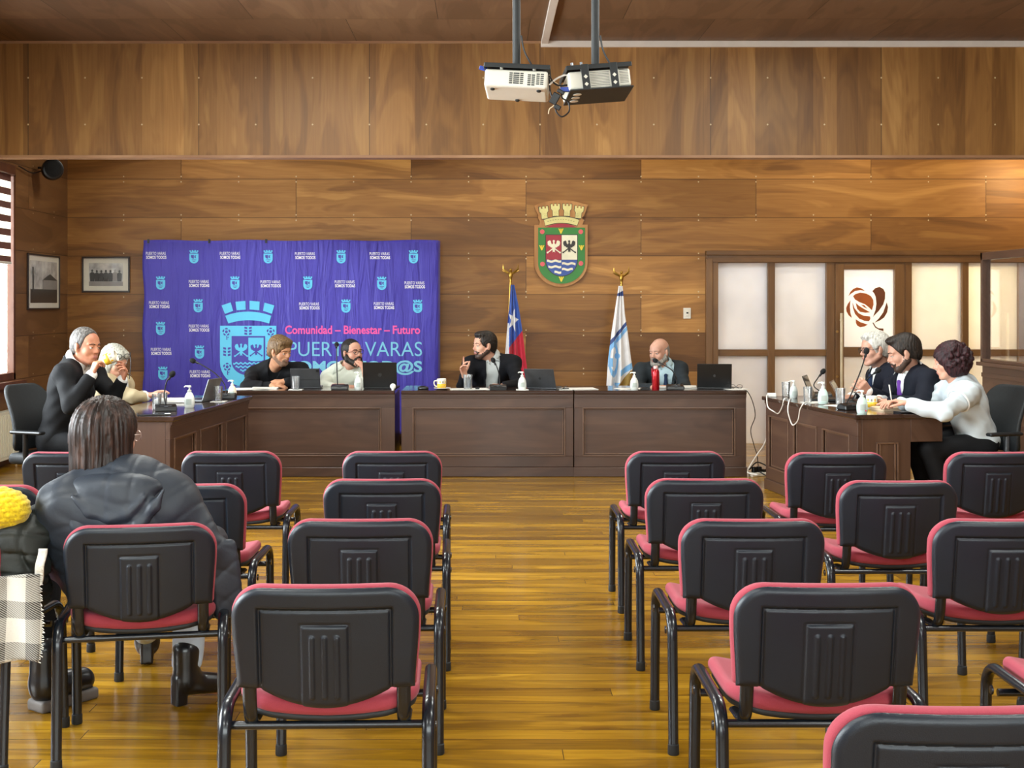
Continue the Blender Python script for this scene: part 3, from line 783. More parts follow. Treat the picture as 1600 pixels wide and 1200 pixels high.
# ------------------------------------------------------------------ office chairs
m_mesh = mat('office_black_mesh', '#191d20', .65, var=.2, vs=60, bump=.3, bs=300)
m_opl = mat('office_black_plastic', '#15181b', .4)
m_chrome = mat('polished_metal', '#c9c9c9', .18, 1.0)
def office_chair(label, loc, rz, arms=True, low=False):
    t = thing('office_chair', label, 'chair', loc, rz, 'black office chairs')
    h1 = .80 if low else .93
    def bf(X, Y, Z):
        zc = (Z - .47) / (h1 - .47)
        hw = .235 - .055 * np.clip(zc, 0, 1) ** 3 - .05 * np.clip(-zc + .25, 0, 1)
        yc = -.215 - .10 * (Z - .52) + .05 * np.cos((Z - .62) * 8) + .045 * (X / .23) ** 2 - .03
        o = np.maximum(np.abs(X) - hw + .07, np.abs(Z - (.47 + h1) / 2) - (h1 - .47) / 2 + .07)
        o = np.sqrt(np.maximum(np.abs(X) - hw + .07, 0) ** 2 + np.maximum(np.abs(Z - (.47 + h1) / 2) - (h1 - .47) / 2 + .07, 0) ** 2) + np.minimum(o, 0) - .07
        q1, q2 = o + .012, np.abs(Y - yc) - .018 + .012
        return (np.sqrt(np.maximum(q1, 0) ** 2 + np.maximum(q2, 0) ** 2) + np.minimum(np.maximum(q1, q2), 0) - .012) * .9
    sdf_obj('backrest', [sd_fn(bf, (-.26, -.38, .45), (.26, -.08, h1 + .02))], .009, m_mesh, t)
    sdf_obj('seat', [sd_box((0, .02, .425), (.24, .24, .04), None, .035)], .012, m_mesh, t)
    MB().tube(smooth_path([(0, -.02, .37), (0, -.2, .37), (0, -.29, .42), (0, -.3, .56)], 6), .02, 10, ell=(1.6, .6)).build('back_bracket', m_opl, t, smooth=True)
    MB().tube([(0, 0, .06), (0, 0, .38)], .025, 12).build('gas_column', m_chrome, t, smooth=True)
    if arms:
        for s in (-1, 1):
            MB().box((s * .275 - .03, -.14, .605), (s * .275 + .03, .13, .63)).build('armrest', m_opl, t, bevel=.012)
            MB().tube([(s * .2, -.02, .395), (s * .27, -.02, .40), (s * .275, -.02, .47), (s * .275, -.02, .61)], .018, 8, ell=(.8, 1.4)).build('arm_post', m_opl, t, smooth=True)
    b = MB()
    for k in range(5):
        a = 2 * PI * k / 5 + .3
        b.tube([(0, 0, .09), (.28 * math.cos(a), .28 * math.sin(a), .07)], [.025, .016], 8)
    b.build('star_base', m_chrome, t, smooth=True)
    for k in range(5):
        a = 2 * PI * k / 5 + .3
        MB().tube([(.28 * math.cos(a) - .02 * math.sin(a), .28 * math.sin(a) + .02 * math.cos(a), .028), (.28 * math.cos(a) + .02 * math.sin(a), .28 * math.sin(a) - .02 * math.cos(a), .028)], .028, 12).build('caster', m_opl, t, smooth=True)
    return t

# ------------------------------------------------------------------ things on the desks
ZT = .75
m_bpl = mat('device_black', '#0e1012', .35, var=.15)
m_grey = mat('device_grey', '#4a4c4f', .38, .3)
m_silver = mat('device_silver', '#8e9296', .35, .6)
m_foam = mat('microphone_foam', '#08090a', .9, bump=.5, bs=500)
m_neck = mat('gooseneck_metal', '#2a2b2d', .35, .5)
m_gel = mat('gel_bottle_white', '#e9efe9', .25, var=.03, coat=.3)
m_gel2 = mat('gel_bottle_mint', '#d3e9e2', .22, var=.03, coat=.3)
m_glab = mat('gel_label', '#b9c4bd', .4, var=.1)
m_pinkdot = mat('label_pink', '#d8505a', .4)
m_paper = mat('paper_white', '#e8e6df', .7, var=.03)
m_tumbler = glass_mat('drinking_glass', alpha_mix=1.0, rough=.02, tint=(.98, .99, .99, 1), milky=.10)
m_water = glass_mat('water', alpha_mix=.6, tint=(.72, .78, .82, 1))
m_mugw = mat('mug_white', '#ece7d6', .25, coat=.4, var=.03)
m_mugy = mat('mug_yellow', '#e9bd3a', .25, coat=.4, var=.06)
def on(px, d): return (( px - VX) * d / F, d, ZT)
def onp(px, py):
    d = F * (CAMZ - ZT) / (py - VY); return ((px - VX) * d / F, d, ZT)
def microphone(label, loc, rz, neck, k=1.0):
    """neck: points relative to the base, world axes"""
    t = thing('desk_microphone', label, 'microphone', loc, rz, 'gooseneck desk microphones')
    R = Matrix.Rotation(-rz, 3, 'Z')
    pr = [(-.055, 0), (.055, 0), (.05, .034), (.02, .046), (-.045, .03)]
    MB().prism([(p[0], p[1]) for p in pr], -.075, .075, M=Matrix.Rotation(PI / 2, 4, 'Z')).build('base', m_bpl, t, bevel=.008)
    MB().box((-.04, -.035, .036), (.04, -.028, .041)).box((-.012, -.052, .03), (.012, -.04, .036)).build('button', m_grey, t)
    pts = [R @ V(p) for p in neck]
    MB().tube(smooth_path(pts, 8), .0048, 8).build('gooseneck', m_neck, t, smooth=True)
    d = (pts[-1] - pts[-2]).normalized()
    q = d.to_track_quat('Z', 'Y').to_matrix().to_4x4()
    MB().ball(pts[-1] + d * .014, .021, 8, sc=(1, 1, 1.25), M=q).build('foam_head', m_foam, t, smooth=True)
    MB().tube([pts[-1] - d * .035, pts[-1] - d * .002], .009, 10).build('collar', m_neck, t, smooth=True)
    return t
def gel(label, loc, rz=0., h=.16, m=None, lab=True, pink=False):
    t = thing('hand_gel_bottle', label, 'bottle', loc, rz, 'hand gel pump bottles'); k = h / .16; m = m or m_gel
    MB().lathe([(.001, 0), (.030, 0), (.034, .006), (.037, .03), (.037, .05), (.032, .08), (.022, .1), (.013, .11), (.012, .116)], 24, sx=k, sy=k * .72).build('bottle_body', m, t, smooth=True)
    for c in t.children: c.scale = (1, 1, k)
    p = MB().lathe([(.014, .113), (.0145, .124), (.006, .126), (.0055, .140)], 16).tube([(0, 0, .143), (0, 0, .156)], [.014, .012], 14)
    p.tube([(0, 0, .15), (-.03, 0, .15), (-.037, 0, .143)], [.0065, .0055, .0045], 8)
    o = p.build('pump', m_gel, t, smooth=True); o.scale = (k, k, k)
    if lab:
        b = MB()
        b.grid(lambda u, v: ((u - .5) * .04 * k, (-.0275 - .0 * v) * k * math.sqrt(max(.05, 1 - ((u - .5) * .04 / .037) ** 2)), (.022 + .04 * v) * k), 8, 3)
        if pink: b.ball((.018 * k, -.025 * k, .02 * k), .006, 5, 1, sc=(1, .3, 1))
        b.build('label', [m_glab, m_pinkdot], t)
    return t
def tumbler(label, loc, water=False, h=.115, r=.034):
    t = thing('drinking_glass', label, 'glass', loc, 0, 'drinking glasses')
    MB().lathe([(.001, 0), (r * .82, 0), (r * .86, .004), (r, h), (r * .93, h), (r * .80, .012), (.001, .011)], 24, close=True).build('tumbler', m_tumbler, t, smooth=True)
    if water: MB().lathe([(.001, .0125), (r * .79, .0125), (r * .90, h * .8), (.001, h * .8)], 20, close=True).build('water', m_water, t, smooth=True)
    return t
def paper(label, loc, rz, sx=.21, sy=.297, n=2, name='paper_sheet', m=None, cat='paper', th=.0012, group=None):
    b = MB()
    for i in range(n): b.box((-sx / 2 + random.uniform(-.01, .01), -sy / 2 + random.uniform(-.01, .01), i * th), (sx / 2, sy / 2, (i + 1) * th - .0002), M=Matrix.Rotation(random.uniform(-.1, .1) if n > 1 else 0, 4, 'Z'))
    o = b.build(name, m or m_paper); o.location = loc; o.rotation_euler = (0, 0, rz)
    return tag(o, label, cat, group)
def laptop(label, loc, rz, w=.31, hgt=.215, open_deg=105, m=None, logo='ring'):
    """screen's back faces local -y (towards the room); hinge at y=0"""
    m = m or m_bpl
    t = thing('laptop', label, 'laptop', loc, rz)
    b = MB().box((-w / 2, 0, .002), (w / 2, hgt, .018)); b.build('keyboard_deck', m, t, bevel=.004)
    MB().box((-w * .44, .03, .018), (w * .44, hgt * .62, .0195)).build('keyboard', m_opl, t)
    a = math.radians(open_deg - 90)
    M = Matrix.Translation((0, 0, .016)) @ Matrix.Rotation(a, 4, 'X')
    b = MB().box((-w / 2, -.007, 0), (w / 2, 0, hgt), M=M)
    lid = b.build('screen_lid', m, t, bevel=.003)
    MB().box((-w / 2 + .01, .0, .012), (w / 2 - .01, .0012, hgt - .01), M=M).build('display', mat('screen_dark', '#15191e', .15), lid)
    g = MB()
    if logo == 'ring':
        ring = [(math.cos(2 * PI * k / 20), math.sin(2 * PI * k / 20)) for k in range(20)]
        for k in range(20):
            k2 = (k + 1) % 20
            q = [(ring[k][0] * .016, hgt / 2 + ring[k][1] * .016), (ring[k2][0] * .016, hgt / 2 + ring[k2][1] * .016), (ring[k2][0] * .0128, hgt / 2 + ring[k2][1] * .0128), (ring[k][0] * .0128, hgt / 2 + ring[k][1] * .0128)]
            g.prism(q, -.0078, -.0070, M=M)
        for x in (-.006, 0, .006): g.prism([(x - .002, hgt / 2 - .006), (x + .002, hgt / 2 - .006), (x + .002, hgt / 2 + .006), (x - .002, hgt / 2 + .006)], -.0078, -.0070, M=M)
    elif logo == 'dot': g.prism([(.011 * math.cos(2 * PI * k / 14), hgt / 2 + .013 * math.sin(2 * PI * k / 14)) for k in range(14)], -.0078, -.0070, M=M)
    if g.v: g.build('logo', m_grey if m is m_bpl else mat('logo_dark', '#26282a', .3), lid)
    return t
def mug(label, loc, rz=0., M=None, k=1.0):
    o = MB().lathe([(.001, 0), (.034, 0), (.038, .004), (.041, .085), (.039, .088), (.036, .084), (.034, .008), (.001, .007)], 24, close=True).tube(smooth_path([(.039, 0, .07), (.062, 0, .066), (.066, 0, .045), (.056, 0, .024), (.037, 0, .02)], 6), .0055, 8)
    root = o.build('mug', m_mugw, smooth=True); root.location = loc; root.rotation_euler = (0, 0, rz)
    b = MB().lathe([(.0385, .006), (.0395, .03), (.0402, .045)], 24, close=True)
    b.build('yellow_band', m_mugy, root, smooth=True, solid=.0012)
    b = MB()
    for a in range(10):
        th = 2 * PI * a / 10; M2 = Matrix.Rotation(th, 4, 'Z')
        b.box((.0404, -.006, .05), (.0414, .006, .068), a % 2, M=M2)
    b.build('painted_motif', [m_mugy, mat('mug_grey', '#9a968c', .3)], root)
    return tag(root, label, 'mug', 'white and yellow mugs')
def saucer(label, loc):
    o = MB().lathe([(.001, .001), (.04, 0), (.075, .012), (.074, .015), (.04, .005), (.001, .005)], 28, close=True).build('saucer', m_mugw, smooth=True)
    o.location = loc; return tag(o, label, 'saucer')
def napkin(label, loc, s=.11, rz=0.):
    return paper(label, loc, rz, s, s, 1, 'napkin', None, 'napkin', .003, 'white napkins under glasses and bottles')
def cable(name, label, pts, r, m, cat='cable'):
    o = MB().tube(smooth_path(pts, 8), r, 8).build(name, m, smooth=True); return tag(o, label, cat)
L3 = lambda p, dz: (p[0], p[1], p[2] + dz)

# front left desk
paper('white papers in front of the man in the black fleece', on(392, 11.32), .3, .30, .22, 3)
nb = paper('open notebook under the folded arms of the man in the black fleece', on(415, 11.36), .1, .22, .16, 4, 'notebook', None, 'notebook', .003)
napkin('white napkin under the glass in front of the tablet', on(463, 11.2), .11)
tumbler('empty drinking glass in front of the grey tablet', L3(on(462, 11.2), .003))
tb = laptop('grey tablet in a folio case standing before the man in the black fleece', on(478, 11.34), 0, .26, .18, 112, m_grey, None)
tb['category'] = 'tablet'; tb.name = 'tablet'
M = Matrix.Translation((0, 0, .016)) @ Matrix.Rotation(math.radians(22), 4, 'X')
MB().box((-.13, -.0075, .07), (.13, -.0068, .073), M=M).box((.098, -.012, .15), (.122, -.007, .172), M=M).build('case_fold', m_bpl, tb)
microphone('microphone with straight neck in front of the man in the white shirt', on(531, 11.22), 0, [(-.02, 0, .04), (-.026, 0, .2), (-.03, .01, .37), (-.032, .03, .385)])
gel('white gel bottle between the straight microphone and black laptop', on(560, 11.24))
laptop('black laptop in front of the man in the white shirt', on(594, 11.30), -.04, .30, .225, 100)
o = MB().ball((0, 0, .03), .026, 8, sc=(1, .35, 1)).tube([(0, 0, 0), (0, 0, .012)], .012, 10).tube([(0, 0, .006), (0, 0, .03)], .004, 6).build('webcam', m_paper, smooth=True); o.location = on(614, 11.18); tag(o, 'small round white webcam beside the black laptop on the left', 'webcam')
# centre desk
ms = sdf_obj('computer_mouse', [sd_ell((0, 0, .008), (.03, .052, .024)), sd_half((0, 0, 0), (0, 0, -1))], .004, m_bpl); ms.location = on(661, 11.25); ms.rotation_euler = (0, 0, 1.2); tag(ms, 'black computer mouse left of the yellow and white mug', 'mouse')
saucer('white saucer under the mug on the centre desk', on(691, 11.25)); mug('yellow and white mug on a saucer on the centre desk', L3(on(690, 11.25), .006), PI)
paper('white papers under the water glass of the man in navy', on(733, 11.28), .2, .34, .2, 3)
tumbler('glass of water in front of the man in navy', L3(on(731, 11.24), .005), True, .125, .04)
microphone('microphone bent left in front of the man in navy', on(778, 11.22), 0, [(.015, 0, .04), (.012, 0, .12), (-.01, .0, .2), (-.035, .01, .245)])
o = MB().box((-.018, -.008, 0), (.018, .008, .012)).box((-.012, -.004, .012), (.012, .004, .02)).build('binder_clip', m_bpl, bevel=.002); o.location = L3(on(746, 11.2), .005); tag(o, 'small black clip on the papers of the man in navy', 'clip')
napkin('white napkin under the gel bottle by the grey laptop', on(816, 11.2), .11)
gel('white gel bottle on a napkin beside the grey laptop', L3(on(816, 11.2), .003))
laptop('grey laptop tilted right behind the gel bottle on the centre desk', on(846, 11.28), -.32, .27, .19, 118, m_grey, 'dot')
o = MB().tube([(-.05, 0, .006), (.05, .01, .012)], .005, 8).tube([(-.02, -.02, .005), (.03, .03, .03)], .004, 8).build('pen', m_bpl, smooth=True); o.location = on(880, 11.18); tag(o, 'black pen beside the loose papers on the centre desk', 'pen')
paper('loose white papers between the grey laptop and the white flag', on(901, 11.3), .1, .34, .24, 4)
# right-hand front desk
paper('white papers under the gel bottle by the flag', on(985, 11.32), .2, .24, .2, 2)
gel('white gel bottle left of the red flask', L3(on(991, 11.2), .0))
o = MB().box((-.035, -.035, 0), (.035, .035, .012)).box((-.02, -.02, .012), (.02, .02, .02)).build('phone', m_bpl, bevel=.004); o.location = on(1007, 11.22); tag(o, 'small dark phone between gel bottle and red flask', 'phone')
m_redm = mat('red_metal', '#b3111f', .22, .55, var=.06, coat=.4)
fl = thing('flask', 'red metal flask in front of the bald man', 'flask', on(1024.5, 11.2), 0)
MB().lathe([(.001, 0), (.031, 0), (.033, .004), (.033, .15), (.03, .168), (.022, .178), (.02, .18)], 24).build('flask_body', m_redm, fl, smooth=True)
MB().lathe([(.02, .18), (.0215, .182), (.0215, .205), (.017, .21), (.001, .21)], 20).build('flask_cap', mat('flask_cap_pink', '#d8b4b0', .3, .3), fl, smooth=True)
MB().tube(smooth_path([(-.02, 0, .196), (-.032, 0, .185), (-.034, 0, .15), (-.033, 0, .12)], 5), .003, 6).build('carry_loop', m_redm, fl, smooth=True)
paper('white papers beside the microphone of the bald man', on(1060, 11.46), -.1, .36, .2, 5, th=.003)
microphone('microphone with neck curving left in front of the bald man', on(1055, 11.22), 0, [(.012, 0, .04), (.008, 0, .1), (-.03, .0, .17), (-.1, .02, .215), (-.155, .06, .245)])
laptop('black laptop at the right end of the front desks', on(1116, 11.28), -.12, .30, .215, 103, m_bpl, 'dot')
paper('white papers at the right end of the front desks', on(1148, 11.3), .2, .2, .2, 3)
eg = thing('eyeglasses', 'folded eyeglasses on the papers at the right end of front desks', 'glasses', L3(on(1150, 11.25), .005))
b = MB()
for s in (-1, 1): b.tube([(s * .032 + .024 * math.cos(a), 0, .02 + .018 * math.sin(a)) for a in [i * PI / 8 for i in range(17)]], .002, 6)
b.tube([(-.008, 0, .022), (.008, 0, .022)], .002, 6)
for s in (-1, 1): b.tube([(s * .056, 0, .024), (s * .058, .03, .012), (-s * .03, .04, .005)], .002, 6)
b.build('spectacle_frame', m_bpl, eg, smooth=True)
m_cabb = mat('cable_black', '#101113', .5); m_cabw = mat('cable_white', '#e4e1da', .5)
cable('power_cable', 'thin black cable hanging from the front desk right end to the floor', [at(1160, 609, 11.4), at(1168, 612, 11.35), at(1176, 628, 11.4), at(1180, 650, 11.4), at(1173, 672, 11.4), at(1178, 695, 11.4), at(1183, 712, 11.4), V((2.42, 11.4, .012)), V((2.36, 11.3, .012))], .004, m_cabb)
ps = thing('power_strip', 'white power strip on the floor between front and right desks', 'power strip', (2.375, 11.15, 0), .4)
MB().box((-.09, -.03, 0), (.09, .03, .035)).build('strip_body', m_white, ps, bevel=.006)
for x in (-.05, .0, .05): MB().box((x - .018, -.02, .035), (x + .018, .02, .085 if x < .02 else .06)).build('plug', m_bpl, ps, bevel=.006)
cable('extension_cable', 'white cable slanting from the right desk down to the power strip', [at(1206, 655, 10.7), at(1196, 690, 10.9), at(1182, 712, 11.05), at(1172, 728, 11.1), at(1168, 738, 11.1), V((2.33, 11.02, .03)), V((2.36, 11.1, .02))], .006, m_cabw)
cable('coiled_cable', 'black cable coiled beside the power strip on the floor', [V((2.30, 11.2, .05)), V((2.38, 11.24, .11)), V((2.47, 11.14, .07)), V((2.5, 11.05, .02)), V((2.42, 11.03, .02)), V((2.36, 11.06, .05))], .006, m_cabb)

# left desk
tabl = laptop('black tablet lying near the end of the left desk', L3(onp(240, 648), 0), .3, .2, .02, 90, m_bpl, None)
bpy.data.objects.remove(tabl.children[2] if False else [c for c in tabl.children if c.name.startswith('screen_lid')][0].children[0])
for c in list(tabl.children): bpy.data.objects.remove(c)
MB().box((-.11, -.08, 0), (.11, .08, .009)).build('tablet_body', m_bpl, tabl, bevel=.003)
MB().box((-.10, -.07, .009), (.10, .07, .0095)).build('display', mat('screen_dark', '#15191e', .15), tabl)
tabl.name = 'tablet'; tabl['category'] = 'tablet'
microphone('nearest microphone on the left desk, its black head upright', L3(onp(259, 642), 0), .3, [(.0, 0, .04), (-.01, 0, .11), (0.0, .02, .2), (.03, .03, .245)])
tumbler('empty glass beside the nearest microphone on the left desk', L3(onp(245, 641), 0))
tumbler('second empty glass just behind the nearest one on left desk', L3(onp(254, 639), 0))
gel('white gel bottle in the middle of the left desk', L3(onp(296, 637), 0), 0, .165)
paper('open white booklet behind the gel bottle on the left desk', onp(270, 628), .1, .24, .2, 5, 'booklet', None, 'booklet', .005)
tb2 = laptop('silver tablet standing edge-on on the left desk', onp(326, 627), 1.35, .24, .17, 108, m_silver, None); tb2.name = 'tablet'; tb2['category'] = 'tablet'
napkin('white napkin under the glass at the far end of left desk', onp(341, 627.5), .12)
tumbler('empty glass on a napkin at the far end of the left desk', L3(onp(341, 627.5), .003))
microphone('microphone with long neck leaning left on the left desk', onp(354, 623), 0, [(.0, 0, .04), (-.02, 0, .12), (-.09, .0, .2), (-.2, .0, .27), (-.255, .0, .295)])
gel('cream gel bottle at the far corner of the left desk', onp(363, 622.5), 0, .15, mat('gel_cream', '#ece3cf', .3, var=.04), pink=True)
b = MB().box((-.02, -.01, 0), (.02, .01, .012)).build('eraser', m_paper, bevel=.003); b.location = L3(onp(262, 648.5), 0); tag(b, 'small white object by the base of the nearest left microphone', 'adapter')

# right desk
o = MB().box((-.03, -.03, 0), (.03, .03, .03)).build('charger', m_paper, bevel=.004); o.location = onp(1206, 620); tag(o, 'white charger cube at the far corner of the right desk', 'charger')
tumbler('farthest empty glass on the right desk', onp(1228, 620), h=.12)
gel('clear gel bottle beside the farthest glass on the right desk', onp(1240, 622), 0, .145, mat('gel_clear', '#cfd6d2', .12, var=.05, coat=.5))
lp = laptop('black laptop on the right desk seen from its open side', onp(1272, 625), math.radians(-112), .25, .19, 112, m_bpl, None)
microphone('microphone half hidden behind the black laptop on the right desk', onp(1284, 621), 0, [(.0, 0, .04), (-.05, .05, .09), (-.02, .05, .15), (.015, .05, .195)])
tumbler('empty glass in front of the black laptop on the right desk', onp(1262, 629), h=.12)
napkin('white napkin under the mint gel bottle on the right desk', onp(1272, 629), .16, .3)
gel('mint gel bottle in the middle of the right desk', L3(onp(1286, 632), .003), 0, .17, m_gel2)
laptop('bronze laptop opened before the man with white hair', onp(1316, 628), math.radians(-112), .25, .165, 118, mat('device_bronze', '#7d665a', .35, .4), None)
paper('white papers beside the middle glass on the right desk', onp(1308, 634), .5, .12, .16, 2)
tumbler('empty glass by the two crossed microphones', onp(1313, 633), h=.125, r=.036)
microphone('microphone whose tall neck the white haired man holds', onp(1328, 640), .4, [(-.02, .02, .04), (.02, .02, .12), (.09, .05, .27), (.135, .08, .385), (.14, .085, .40)])
microphone('microphone pointing low at the man with the purple tie', onp(1345, 634), .4, [(-.07, -.02, .04), (-.03, 0, .10), (.06, .05, .19), (.15, .1, .25)])
gel('mint gel bottle with pink spot at the near corner of right desk', onp(1347, 646), 0, .165, m_gel2, pink=True)
mug('yellow and white mug behind the near gel bottle', onp(1362, 637.5), 0)
paper('buff folder on the near end of the right desk', onp(1397, 640), .2, .26, .2, 4, 'folder', mat('buff_paper', '#d9c3a4', .7), 'folder', .005)
paper('notepad the woman in white writes on', L3(onp(1412, 638), .021), .3, .2, .15, 3, 'notepad', mat('cream_paper', '#e8e2bd', .7), 'notepad', .003)
paper('dark notebook at the front edge of the right desk', onp(1420, 645), .3, .16, .1, 2, 'notebook', m_bpl, 'notebook', .005)
cable('charging_cable', 'white cable looping over the far edge of the right desk', [V(onp(1204, 619)) + V((-.03, 0, .01)), at(1198, 622, 10.2), at(1200, 636, 10.15), at(1209, 643, 10.1), at(1216, 646, 10.1), at(1222, 636, 10.0), at(1225, 624, 9.95), V(onp(1229, 624)) + V((0, 0, .01))], .0045, m_cabw)
cable('headphone_cable', 'white cable hanging in a long loop down the right desk front', [V(onp(1236, 624)) + V((0, 0, .006)), at(1233, 626, 9.8), at(1231, 642, 9.75), at(1236, 660, 9.75), at(1240, 664, 9.7), at(1247, 656, 9.62), at(1250, 640, 9.55), at(1256, 630, 9.5), V(onp(1262, 630)) + V((0, 0, .006))], .0045, m_cabw)
# ------------------------------------------------------------------ printed banner
DB = 13.42
def bp(px, py): return ((px - VX) * DB / F, CAMZ + (VY - py) * DB / F)
def bwave(x, z): return .004 * math.sin(2.3 * x + 1.1 * z + .5) + .002 * math.sin(5.1 * x - 2.0 * z)
def banner_mat():
    t = NT('banner_cloth_purple'); v = t.obj()
    n = t.noise(v, 1.2, 2)
    c = t.ramp(n, [(.3, rgb('#4239a2')), (.7, rgb('#4b43b0'))])
    p = t.princ(Base_Color=c, Roughness=.5, Specular_IOR_Level=.35, Sheen_Weight=.1)
    f1 = t.noise(t.n('ShaderNodeMapping', {0: v, 2: (0, .35, 0), 3: (7, 1, .9)}).outputs[0], 1.6, 3, .5, .8)
    f2 = t.noise(v, 1.7, 3, .5, .6)
    t.put(p, 'Normal', t.bump(t.math('ADD', f1, t.math('MULTIPLY', f2, .8)), .75, .05)); return t.out(p)
m_ban = banner_mat()
def print_mat(n, c): return mat(n, c, .45, var=.02)
m_cy, m_pk, m_wh, m_pu = print_mat('print_cyan', '#5fc8ee'), print_mat('print_pink', '#f057a8'), print_mat('print_white', '#f0eef6'), print_mat('print_purple', '#443ba4')
m_cy2 = print_mat('print_pale_cyan', '#7cc6e2')
ban = thing('printed_banner', 'purple printed banner with cyan shield and slogans, stretched on a frame', 'banner', (0, 0, 0))
(bx0, bz1), (bx1, bz0) = bp(221.5, 375.5), (bp(684, 0)[0], .14)
def cloth(u, v):
    x = bx0 + (bx1 - bx0) * u; z = bz0 + (bz1 - bz0) * v
    xx = x + (.010 * math.sin(9 * z) + .012) * max(0, 1 - u * 8) * (1 if u < .2 else 0) + (.004 if v < 1 else 0)
    return (xx, DB + bwave(x, z), z + .006 * math.sin(7 * u * PI) * v ** 8)
MB().grid(cloth, 90, 60).build('banner_cloth', m_ban, ban, smooth=True, solid=.002)
b = MB().grid(lambda u, v: (bx1 + .02 * u, DB + .14 * u + bwave(bx1, bz0 + (bz1 - bz0) * v) * (1 - u), bz0 + (bz1 - bz0) * v), 4, 20)
b.build('banner_side', m_ban, ban, smooth=True, solid=.002)
for x in (bx0 + .02, (bx0 + bx1) / 2, bx1 - .02): MB().tube([(x, DB + .09, 0), (x, DB + .09, bz1)], .014, 8).build('frame_post', m_silver, ban, smooth=True)
for z in (bz0, bz1 - .012): MB().tube([(bx0, DB + .09, z), (bx1, DB + .09, z)], .012, 8).build('frame_rail', m_silver, ban, smooth=True)
for px in (232, 327, 416): MB().box((bp(px, 0)[0] - .01, DB - .012, bz1 - .03), (bp(px, 0)[0] + .01, DB + .02, bz1 + .012)).build('clip', m_bpl, ban)
def printed(name, polys, m, off=.004, parent=ban):
    """polys: list of lists of (px,py) photo pixels on the banner plane"""
    b = MB()
    for p in polys:
        q = [bp(*c) for c in p]
        b.add([(x, DB + bwave(x, z) - off, z) for x, z in q], [tuple(range(len(q)))])
    o = b.build(name, m, parent); return o
def text_polys(s, bold=0., space=1.0):
    cu = bpy.data.curves.new('t', 'FONT'); cu.body = s; cu.size = 1; cu.offset = bold; cu.space_character = space; cu.resolution_u = 4
    o = bpy.data.objects.new('t', cu); COL.objects.link(o)
    bpy.context.view_layer.update()
    dg = bpy.context.evaluated_depsgraph_get()
    me = bpy.data.meshes.new_from_object(o.evaluated_get(dg))
    vs = np.array([v.co[:2] for v in me.vertices]); fs = [tuple(p.vertices) for p in me.polygons]
    bpy.data.objects.remove(o); bpy.data.curves.remove(cu); bpy.data.meshes.remove(me)
    lo, hi = vs.min(0), vs.max(0)
    return (vs - lo) / (hi - lo), fs
def ptext(name, s, x0, x1, y0, y1, m, bold=0., parent=ban, off=.004, space=1.0):
    vs, fs = text_polys(s, bold, space)
    b = MB(); pts = []
    for u, v in vs:
        x, z = bp(x0 + (x1 - x0) * u, y1 + (y0 - y1) * v); pts.append((x, DB + bwave(x, z) - off, z))
    b.add(pts, fs); return b.build(name, m, parent)
SM_S = [(244, 399, 'TODOS'), (359.5, 399, 'TODAS'), (477, 399.5, 'TODOS'), (593.5, 399.5, 'TODAS'), (311, 443, 'TODAS'), (423, 443.5, 'TODOS'), (539, 443.5, 'TODAS'), (648, 445, 'TODOS'),
        (249, 476, 'TODAS'), (483.5, 478, 'TODOS'), (600, 477.5, 'TODAS'), (311, 512.5, 'TODOS'), (252, 549, 'TODOS'), (312.6, 584, 'TODAS')]
for x, y, w_ in SM_S:
    o = ptext('slogan_text', 'PUERTO VARAS', x - 16, x + 15, y - 5.4, y - .6, m_wh, .004)
    ptext('slogan_text', 'SOMOS ' + w_, x - 15.5, x + 16, y + .6, y + 5.6, m_wh, .028, o)
def ell_pts(cx, cy, rx, ry, a0, a1, n): return [(cx + rx * math.cos(a0 + (a1 - a0) * i / n), cy + ry * math.sin(a0 + (a1 - a0) * i / n)) for i in range(n + 1)]
def shield(x0, x1, y0, ys, y1, n=18):
    cx = (x0 + x1) / 2; return [(x0, y0), (x1, y0)] + ell_pts(cx, ys, (x1 - x0) / 2, y1 - ys, 0, PI, n)
def eagle(cx, cy, s):
    """displayed eagle with crossed staffs below; unit about 1 wide"""
    half = [(0, -.52), (.05, -.50), (.09, -.44), (.05, -.36), (.06, -.25), (.14, -.18), (.2, -.30), (.22, -.42), (.30, -.50), (.40, -.44), (.47, -.42), (.44, -.34), (.50, -.30), (.44, -.24), (.47, -.17), (.40, -.14), (.40, -.06), (.30, -.04), (.22, .04), (.12, .06), (.07, .16), (.10, .26), (.06, .32), (.12, .42), (0, .36)]
    body = [(cx + x * s, cy + y * s) for x, y in half] + [(cx - x * s, cy + y * s) for x, y in reversed(half[1:-1])]
    st = []
    for k in (-1, 1):
        st.append([(cx + k * .04 * s, cy + .05 * s), (cx + k * .48 * s, cy + .40 * s), (cx + k * .43 * s, cy + .46 * s), (cx - k * .02 * s, cy + .12 * s)])
        st.append(ell_pts(cx + k * .47 * s, cy + .43 * s, .07 * s, .07 * s, 0, 2 * PI, 8)[:-1])
    return [body] + st
def wave_band(x0, x1, yc, th, amp, per, n=24, clip=None):
    up = []; dn = []
    for i in range(n + 1):
        x = x0 + (x1 - x0) * i / n; y = yc + amp * math.sin(2 * PI * x / per)
        up.append((x, y - th / 2)); dn.append((x, y + th / 2))
    out = []
    for i in range(n): out.append([up[i], up[i + 1], dn[i + 1], dn[i]])
    if clip: out = [q for q in out if all(clip(*p) for p in q)]
    return out
